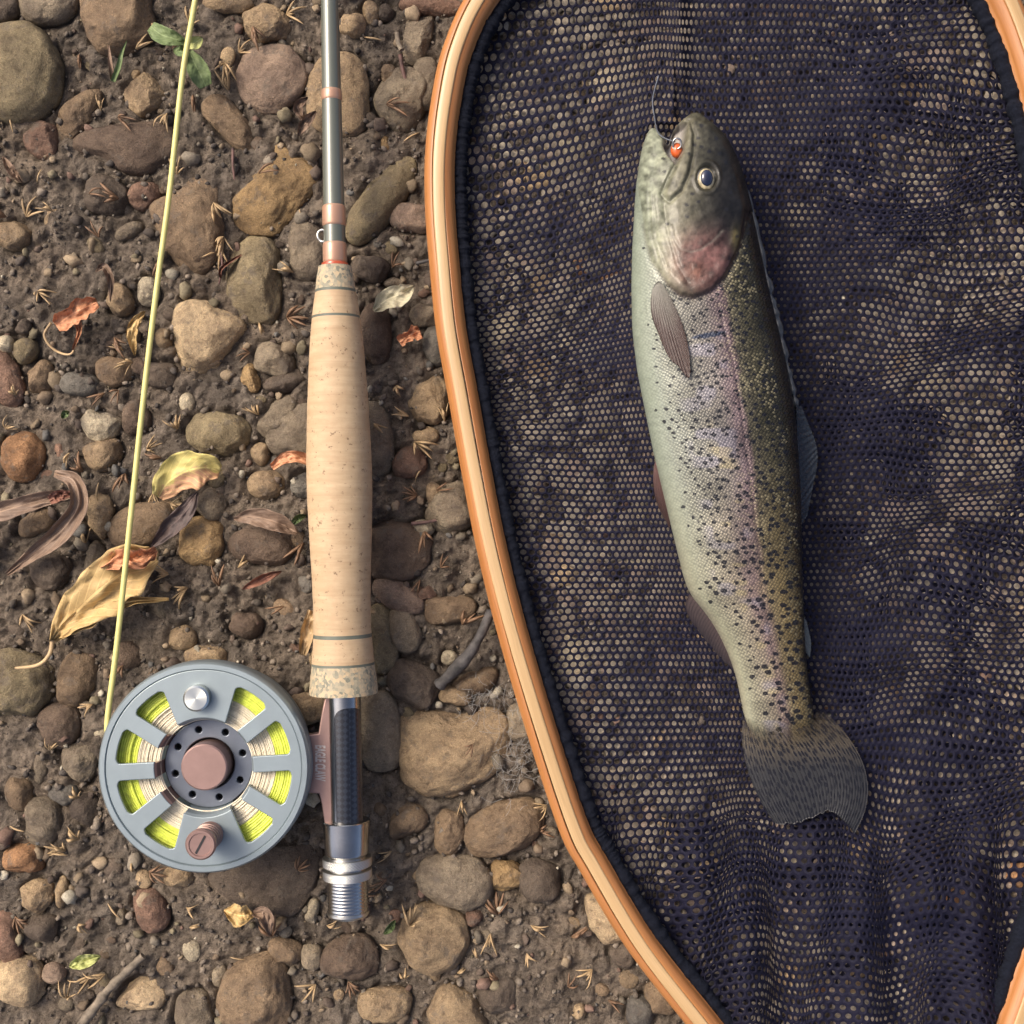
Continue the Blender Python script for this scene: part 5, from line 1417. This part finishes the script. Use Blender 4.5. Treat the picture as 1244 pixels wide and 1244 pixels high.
# ------------------------------------------------------------------ leaves, tufts, twigs
def gz(x, y):
    w = W(x, y, 0.003); return float(ground_h(w[0], w[1]))
def leaf(name, path, width, mat, label=None, cat='leaf', group=None, z=.006, arch=.003, curl=.003, cup=0.0, seed=0, jag=.06, parent=None, prof=None, tube_curl=0.0, crumple=.0012):
    """path: midrib in photo pixels [(x,y)], width in pixels (full)"""
    nl, nw = 36, 17
    P = spline(np.array(path, float), nl); t = np.linspace(0, 1, nl)
    if prof is None: wd = np.sin(np.pi * np.clip(t * .96 + .02, 0, 1)) ** .75
    else: wd = np.interp(t, np.linspace(0, 1, len(prof)), prof)
    tg = np.gradient(P, axis=0); tg /= np.linalg.norm(tg, axis=1)[:, None] + 1e-9
    nr = np.stack([-tg[:, 1], tg[:, 0]], -1)
    e = np.linspace(-1, 1, nw)
    T, E = np.meshgrid(t, e, indexing='ij')
    jg = 1 + jag * 2 * vnoise(T * 9 + seed, np.sign(E) * 3 + seed, seed) * (np.abs(E) > .6)
    hwid = (width / 2 * wd)[:, None] * jg
    if tube_curl > 0:
        a = E * tube_curl; lat = np.sin(a) / max(1e-6, math.sin(min(tube_curl, 1.57))); up = (1 - np.cos(a)) * width / 2 * S * 1.0
    else:
        lat = E; up = curl * (np.abs(E) ** 2) * wd[:, None] + cup * E
    XY = P[:, None, :] + nr[:, None, :] * (lat * hwid)[..., None]
    Z = z + arch * np.sin(np.pi * T) + up + crumple * 2 * vnoise(T * 5 + seed, E * 2.2 + seed, seed + 5) + crumple * vnoise(T * 13, E * 5, seed + 6)
    k = S * (D - Z) / D
    v = np.stack([(XY[..., 0] - 622) * k, (622 - XY[..., 1]) * k, Z], -1).reshape(-1, 3)
    bot = v.copy(); bot[:, 2] -= .00025
    f1 = grid_faces(nl, nw); n_ = nl * nw
    ring = np.concatenate([np.arange(nw), np.arange(1, nl) * nw + nw - 1, (nl - 1) * nw + np.arange(nw - 2, -1, -1), np.arange(nl - 2, 0, -1) * nw]); r2 = np.roll(ring, -1)
    me = mesh_np(name, np.vstack([v, bot]), np.vstack([f1, f1[:, ::-1] + n_, np.stack([ring, r2, r2 + n_, ring + n_], -1)]))
    fattr(me, 'lu', np.tile(T.ravel(), 2)); fattr(me, 'lw', np.tile((E * .5 + .5).ravel(), 2))
    o = link(name, me, M[mat], parent)
    if parent is None: tag(o, label, cat, group)
    return o
def stalk(name, pts, r, mat, parent=None, label=None, cat='twig', taper=.6, knots=0.0, seed=0):
    P = spline(np.array([W(*p) for p in pts]), 40); n = len(P)
    rr = r * KZ(.005) * np.linspace(1, taper, n) * (1 + knots * 2 * vnoise(np.arange(n) / 4.0, np.zeros(n), seed))
    v, f = tube(P, rr, 10); o = link(name, mesh_np(name, v, f), M[mat], parent)
    if parent is None: tag(o, label, cat)
    return o
def leaf_thing(name, loc, label, cat='leaf'):
    return tag(empty(name, W(*loc)), label, cat)

lt_ = leaf_thing('dry_leaf', (125, 735, .008), 'big crumpled tan leaf with long stalk under the yellow line')
leaf('blade', [(62, 780), (85, 752), (115, 722), (150, 695), (186, 672)], 66, 'leaf_tan', z=.009, arch=.006, curl=.004, seed=3, jag=.2, crumple=.003, parent=lt_, prof=[.08, .35, .62, .85, 1, 1, .95, .75, .35])
leaf('blade', [(70, 772), (105, 750), (150, 732), (205, 728)], 26, 'leaf_tan', z=.009, arch=.003, curl=.004, seed=4, jag=.2, crumple=.002, parent=lt_, prof=[.3, .8, 1, .8, .5, .3, .2])
leaf('blade', [(122, 690), (145, 678), (170, 680), (190, 668)], 22, 'leaf_orange', z=.016, arch=.002, curl=.003, seed=5, jag=.3, crumple=.003, parent=lt_, prof=[.3, 1, .8, 1, .4])
stalk('leaf_stalk', [(64, 778, .010), (60, 795, .011), (46, 808, .013), (18, 812, .014)], 3.0, 'straw', lt_)
ly = leaf_thing('fallen_leaf', (228, 580, .006), 'yellow oval leaf with pinkish torn half beside smooth olive stone')
leaf('blade', [(192, 604), (205, 585), (228, 572), (250, 568), (267, 573)], 46, 'leaf_yellow', z=.009, arch=.005, curl=.002, cup=-.002, seed=6, jag=.18, parent=ly, prof=[.35, .9, 1, .98, .8, .35], crumple=.0014)
lo_ = leaf_thing('dry_leaf', (92, 382, .006), 'orange curled leaf rolled into a tube')
leaf('blade', [(68, 396), (90, 380), (118, 367)], 26, 'leaf_orange', z=.007, arch=.003, seed=7, parent=lo_, prof=[.55, .9, 1, .9, .95, .8, .4], tube_curl=1.35, crumple=.0016, jag=.25)
leaf('blade', [(92, 388), (96, 402), (88, 425)], 12, 'leaf_orange', z=.007, arch=.001, seed=8, parent=lo_, prof=[1, .7, .4, .15])
stalk('leaf_stalk', [(62, 392, .008), (54, 408, .007), (66, 425, .006), (86, 430, .006), (95, 410, .007)], 1.8, 'straw', lo_)
leaf('dry_leaf', [(176, 378), (164, 392), (160, 408), (164, 432)], 14, 'leaf_tan', 'narrow tan curled leaf touching the yellow line', z=.006, arch=.003, tube_curl=1.2, seed=9)
leaf('dry_leaf', [(-20, 628), (20, 616), (55, 606), (86, 602)], 24, 'leaf_brown', 'brown split pod leaf with reddish end left of pale wedge pebble', z=.010, arch=.003, seed=10, prof=[.8, 1, .9, .8, .7, .3])
leaf('dry_leaf', [(66, 575), (90, 585), (95, 615), (70, 650), (38, 675), (8, 698)], 26, 'leaf_brown', 'long grey brown leaf curving round like a hook', z=.008, arch=.004, curl=.004, seed=11, prof=[.3, .7, .8, .9, 1, .8, .5, .2])
leaf('dry_leaf', [(60, 608), (72, 602), (85, 600)], 14, 'leaf_red', 'short reddish leaf tip on the brown split leaf', z=.015, arch=.001, seed=12, prof=[.8, 1, .9, .5])
leaf('dry_leaf', [(284, 630), (310, 628), (340, 636), (362, 648)], 24, 'leaf_brown', 'brown pointed leaf lying on the dark stone by the grip', z=.010, arch=.003, seed=13)
leaf('fallen_leaf', [(454, 378), (470, 364), (488, 357), (503, 348)], 27, 'leaf_pale', 'pale cream leaf between cork grip and net', z=.007, arch=.003, seed=14, jag=.12)
leaf('leaf_scrap', [(485, 416), (496, 408), (510, 402)], 18, 'leaf_orange', 'small pinkish leaf scrap below the pale cream leaf', z=.006, arch=.001, seed=15, prof=[.6, .9, .7, 1, .9], jag=.3)
leaf('fallen_leaf', [(84, 1174), (100, 1169), (122, 1162)], 17, 'leaf_lime', 'small yellow green leaf beside straw tufts and the grey twig', z=.004, arch=.002, seed=16)
leaf('dry_leaf', [(240, 598), (225, 622), (205, 642), (184, 665)], 24, 'leaf_dark', 'dark purplish leaf hanging below the yellow leaf', z=.008, arch=.002, seed=17)
leaf('dry_leaf', [(330, 568), (345, 557), (362, 555), (382, 562)], 14, 'leaf_orange', 'small arched tan leaf touching the cork grip', z=.009, arch=.003, seed=18, tube_curl=1.2, prof=[.6, 1, 1, .8])
leaf('dry_leaf', [(380, 742), (374, 765), (368, 796)], 17, 'straw', 'pale straw coloured husk sticking out from under the grip', z=.010, arch=.002, seed=19, prof=[.7, .9, 1, .9, .5])
leaf('dry_leaf', [(294, 716), (318, 704), (342, 694)], 11, 'leaf_red', 'narrow reddish brown leaf beside a straw tuft', z=.005, arch=.002, seed=20)
leaf('dry_leaf', [(272, 1106), (290, 1112), (308, 1112)], 26, 'leaf_tan', 'curled brown leaf scrap below the dark stone', z=.005, arch=.004, seed=21, jag=.3, tube_curl=1.0)
leaf('dry_leaf', [(305, 1110), (322, 1112), (328, 1136)], 18, 'leaf_brown', 'brown crescent leaf beside the curled leaf scrap', z=.005, arch=.004, seed=22)
leaf('dry_leaf', [(116, 330), (126, 324), (134, 340), (134, 366)], 10, 'leaf_brown', 'small brown hooked leaf above the orange curled leaf', z=.006, arch=.004, seed=23)
leaf('leaf_scrap', [(300, 665 - 360), (270, 325), (268, 340)], 4, 'leaf_red', 'thin dark red stalk beside the olive squarish stone', z=.004, arch=.001, seed=24)
leaf('dry_leaf', [(3, 190), (14, 207), (27, 222)], 11, 'leaf_brown', 'slim brown bud scale below the reddish lump', z=.005, arch=.002, seed=25)
leaf('dry_leaf', [(372, 150), (362, 130), (374, 118)], 12, 'leaf_brown', 'small brown dry leaf standing beside the rod shaft', z=.008, arch=.004, seed=26)
leaf('dry_leaf', [(362, 165), (372, 148), (384, 135)], 13, 'leaf_brown', 'brown dry leaf leaning on the rod shaft', z=.007, arch=.004, seed=27)
pl_ = leaf_thing('seedling', (228, 60, 0), 'green seedling with four rounded leaves crossed by the yellow line', 'plant')
leaf('seedling_leaf', [(226, 52), (212, 47), (196, 42), (183, 32)], 22, 'leaf_green', z=.011, arch=.003, curl=.002, seed=31, parent=pl_, jag=.02, crumple=.0005, prof=[.25, .6, .9, 1, .95, .6])
leaf('seedling_leaf', [(230, 62), (236, 76), (243, 90), (250, 105)], 26, 'leaf_green', z=.010, arch=.002, curl=.002, seed=32, parent=pl_, jag=.02, crumple=.0005, prof=[.3, .8, 1, .95, .6])
leaf('seedling_leaf', [(229, 58), (237, 52), (246, 46)], 16, 'leaf_lime', z=.013, arch=.002, curl=.002, seed=33, parent=pl_, jag=.02, crumple=.0004)
leaf('seedling_leaf', [(226, 58), (219, 62), (210, 60)], 13, 'leaf_green', z=.012, arch=.002, curl=.002, seed=34, parent=pl_, jag=.02, crumple=.0004)
stalk('stem', [(229, 62, -.003), (229, 59, .006), (228, 57, .012)], 2.0, 'leaf_green', pl_)
gt = leaf_thing('grass_shoot', (140, 95, 0), 'thin green grass shoot beside the cracked brown stone', 'grass')
leaf('grass_blade', [(137, 99), (144, 80), (148, 64), (154, 49)], 7, 'leaf_green', z=.006, arch=.004, curl=.001, seed=35, parent=gt, prof=[.9, 1, .8, .5, .1], jag=0, crumple=.0002)
leaf('grass_blade', [(137, 97), (134, 78), (132, 55)], 6, 'leaf_brown', z=.005, arch=.003, curl=.001, seed=36, parent=gt, prof=[.9, 1, .8, .3], jag=0, crumple=.0002)
for i, (pts, lab) in enumerate([([(75, 508), (79, 503), (84, 500)], 'tiny lime green sprout above the pale heart shaped pebble'), ([(352, 640), (362, 630), (372, 626)], 'tiny green sprout by the brown pointed leaf'), ([(466, 1135), (474, 1128), (480, 1118)], 'tiny green shoot beside the rod butt')]):
    leaf('sprout', pts, 9, 'leaf_green', lab, 'plant', z=.005, arch=.002, seed=40 + i, jag=0)
stalk('twig', [(98, 1246, .004), (122, 1215, .006), (132, 1202, .006), (150, 1184, .006), (174, 1161, .005)], 6.5, 'twig', None, 'grey brown broken twig beside the pointed light tan stone', taper=.75, knots=.35, seed=2)
stalk('twig', [(534, 832, .003), (548, 818, .006), (568, 797, .008), (582, 775, .008), (597, 742, .006)], 8.0, 'twig_dark', None, 'dark curved root stub touching the net rim', taper=.75, knots=.2, seed=3)
stalk('twig', [(486, 66, .006), (490, 88, .005), (498, 112, .004), (510, 134, .003)], 2.6, 'stem_red', None, 'thin dark reddish stalk on the buried grey slab', taper=.6)
stalk('twig', [(488, 1 + 60, .007), (484, 52, .006), (482, 40, .005)], 3.2, 'twig', None, 'short grey stub above the thin dark stalk', taper=.9)
stalk('twig', [(268, 300, .003), (270, 325, .004), (266, 345, .003)], 1.8, 'stem_red', None, 'thin red brown stem left of the squarish olive stone')
stalk('twig', [(283, 180, .003), (283, 200, .004), (285, 218, .003)], 2.0, 'stem_red', None, 'short red stem below the slanting brown slab')
stalk('twig', [(505, 320, .003), (540, 312, .004), (575, 300, .003)], 2.2, 'twig_dark', None, 'thin dark stick reaching under the net rim')
stalk('twig', [(500, 636, .003), (520, 634, .004), (548, 628, .003)], 2.4, 'stem_red', None, 'thin reddish root thread beside the bluish chip')

# straw coloured bract tufts
def tuft_mesh(seed):
    r_ = np.random.default_rng(seed); parts = []; U = []
    n = r_.integers(1, 7); spread = r_.uniform(.35, 1.6)
    for k_ in range(n):
        a = -spread / 2 + spread * (k_ / max(1, n - 1)) + r_.uniform(-.25, .25)
        L = r_.uniform(9, 29) * S; wd = r_.uniform(.9, 2.2) * S
        nl = 9; t = np.linspace(0, 1, nl)
        cx_ = np.cos(a) * L * t; cy_ = np.sin(a) * L * t + .12 * L * t ** 2 * r_.uniform(-1, 1)
        zz = .0006 + r_.uniform(.0008, .0045) * np.sin(t * np.pi * r_.uniform(.5, 1.0)) + .0004 * k_ / n
        wv = wd * np.sin(np.pi * np.clip(t * .9 + .1, 0, 1)) ** .6
        px_ = np.stack([cx_, cy_, zz], -1)
        nr_ = np.array([-math.sin(a), math.cos(a), 0])
        prof = [(-1, 0), (0, .8), (1, 0), (0, -.5)]
        v = np.stack([px_ + nr_ * (wv * p)[:, None] + np.array([0, 0, 1.0]) * (wv * q)[:, None] for p, q in prof], 1)
        parts.append((v.reshape(-1, 3), [grid_faces(nl, 4, False, True)]))
    v, f = merge(parts); return mesh_np('tuft', v, f)
tufts = [tuft_mesh(900 + k_) for k_ in range(20)]
for k_, t in enumerate(tufts): t.materials.append(M['straw' if k_ < 13 else 'straw_dark'])
TP = [(98, 20), (93, 62), (12, 158), (120, 132), (146, 145), (30, 262), (65, 258), (5, 262), (110, 237), (145, 242), (118, 287), (272, 76), (288, 60), (275, 106), (232, 112), (203, 137), (215, 212), (262, 248), (272, 288), (266, 302), (196, 315), (316, 213), (355, 330), (346, 383), (312, 390), (42, 352), (366, 268), (345, 12), (308, 34), (125, 477), (143, 474), (140, 410), (148, 425), (160, 440), (215, 521), (312, 503), (302, 428), (82, 550), (97, 573), (118, 586), (176, 546), (184, 598), (196, 556), (207, 612), (6, 521), (368, 660), (100, 663), (205, 698), (226, 714), (28, 746), (266, 712), (287, 690), (346, 736), (150, 808), (60, 912), (112, 856), (95, 970), (10, 1005), (95, 1020), (76, 1036), (54, 1040), (158, 1048), (128, 1100), (15, 1116), (92, 1126), (225, 1104), (228, 1130), (105, 1192), (126, 1185), (80, 1215), (298, 1166), (382, 1200), (396, 1126), (362, 1056), (515, 190), (508, 160), (476, 322), (455, 515), (482, 468), (496, 505), (503, 537), (540, 512), (516, 566), (506, 602), (530, 596), (515, 646), (510, 705), (562, 760), (446, 648), (575, 900), (560, 975), (664, 980), (655, 1012), (475, 1035), (470, 1068), (605, 1114), (645, 1125), (596, 1136), (695, 1142), (498, 1122), (460, 1152), (580, 1165), (606, 1190), (555, 1185), (422, 1196), (490, 1195), (740, 1220), (690, 975), (640, 1160), (720, 1180), (690, 1200), (150, 575), (50, 205), (185, 30), (460, 745), (535, 690), (440, 1090), (330, 1140), (180, 1060), (20, 480), (230, 30), (440, 40), (470, 130), (165, 60)]
surf = []
for x, y, r in taken: surf.append((x, y, r))
for i, (x, y) in enumerate(TP):
    me = tufts[random.randrange(20)]; o = bpy.data.objects.new('bract_tuft', me); COL.objects.link(o)
    w = W(x, y, .004); zz = float(ground_h(w[0], w[1])) + .0006
    for a, b, r in surf:
        d2 = math.hypot(x - a, y - b)
        if d2 < r * .95:
            zz = max(zz, (min(.72 * r * .85 * S + .0022, cap_height(a, b, r))) * math.sqrt(max(0, 1 - (d2 / r) ** 2)) - .0004)
    o.location = (w[0], w[1], zz); o.rotation_euler = (random.uniform(-.15, .15), random.uniform(-.15, .15), random.uniform(0, 6.28))
    s = random.uniform(.75, 1.15); o.scale = (s, s, s)
    dark = me.materials[0].name == 'straw_dark'
    tag(o, '%s dry bract tuft next to the %s' % ('reddish brown' if dark else 'straw coloured', nearby(x, y)), 'plant litter', '%s bract tufts on the bank' % ('reddish brown' if dark else 'straw coloured'))
# cobweb beside the net
r_ = np.random.default_rng(8); parts = []
for k_ in range(170):
    x0, y0 = 628 + r_.normal(0, 16), 915 + r_.normal(0, 26)
    if k_ % 3 == 0: x0, y0 = 600 + r_.normal(0, 22), 852 + r_.normal(0, 12)
    a = r_.uniform(0, 6.28); L = r_.uniform(8, 26); z0 = r_.uniform(.003, .009)
    P = spline(np.array([W(x0, y0, z0), W(x0 + L * .5 * math.cos(a) + r_.normal(0, 2), y0 + L * .5 * math.sin(a) + r_.normal(0, 2), z0 + r_.normal(0, .001)), W(x0 + L * math.cos(a + .3), y0 + L * math.sin(a + .3), z0 - .001)]), 6)
    parts.append(tube(P, .00006, 4, False))
v, f = merge(parts); tag(link('cobweb', mesh_np('cobweb', v, f), M['cobweb']), 'pale grey cobweb fibres beside the net rim and the stained stone', 'cobweb')
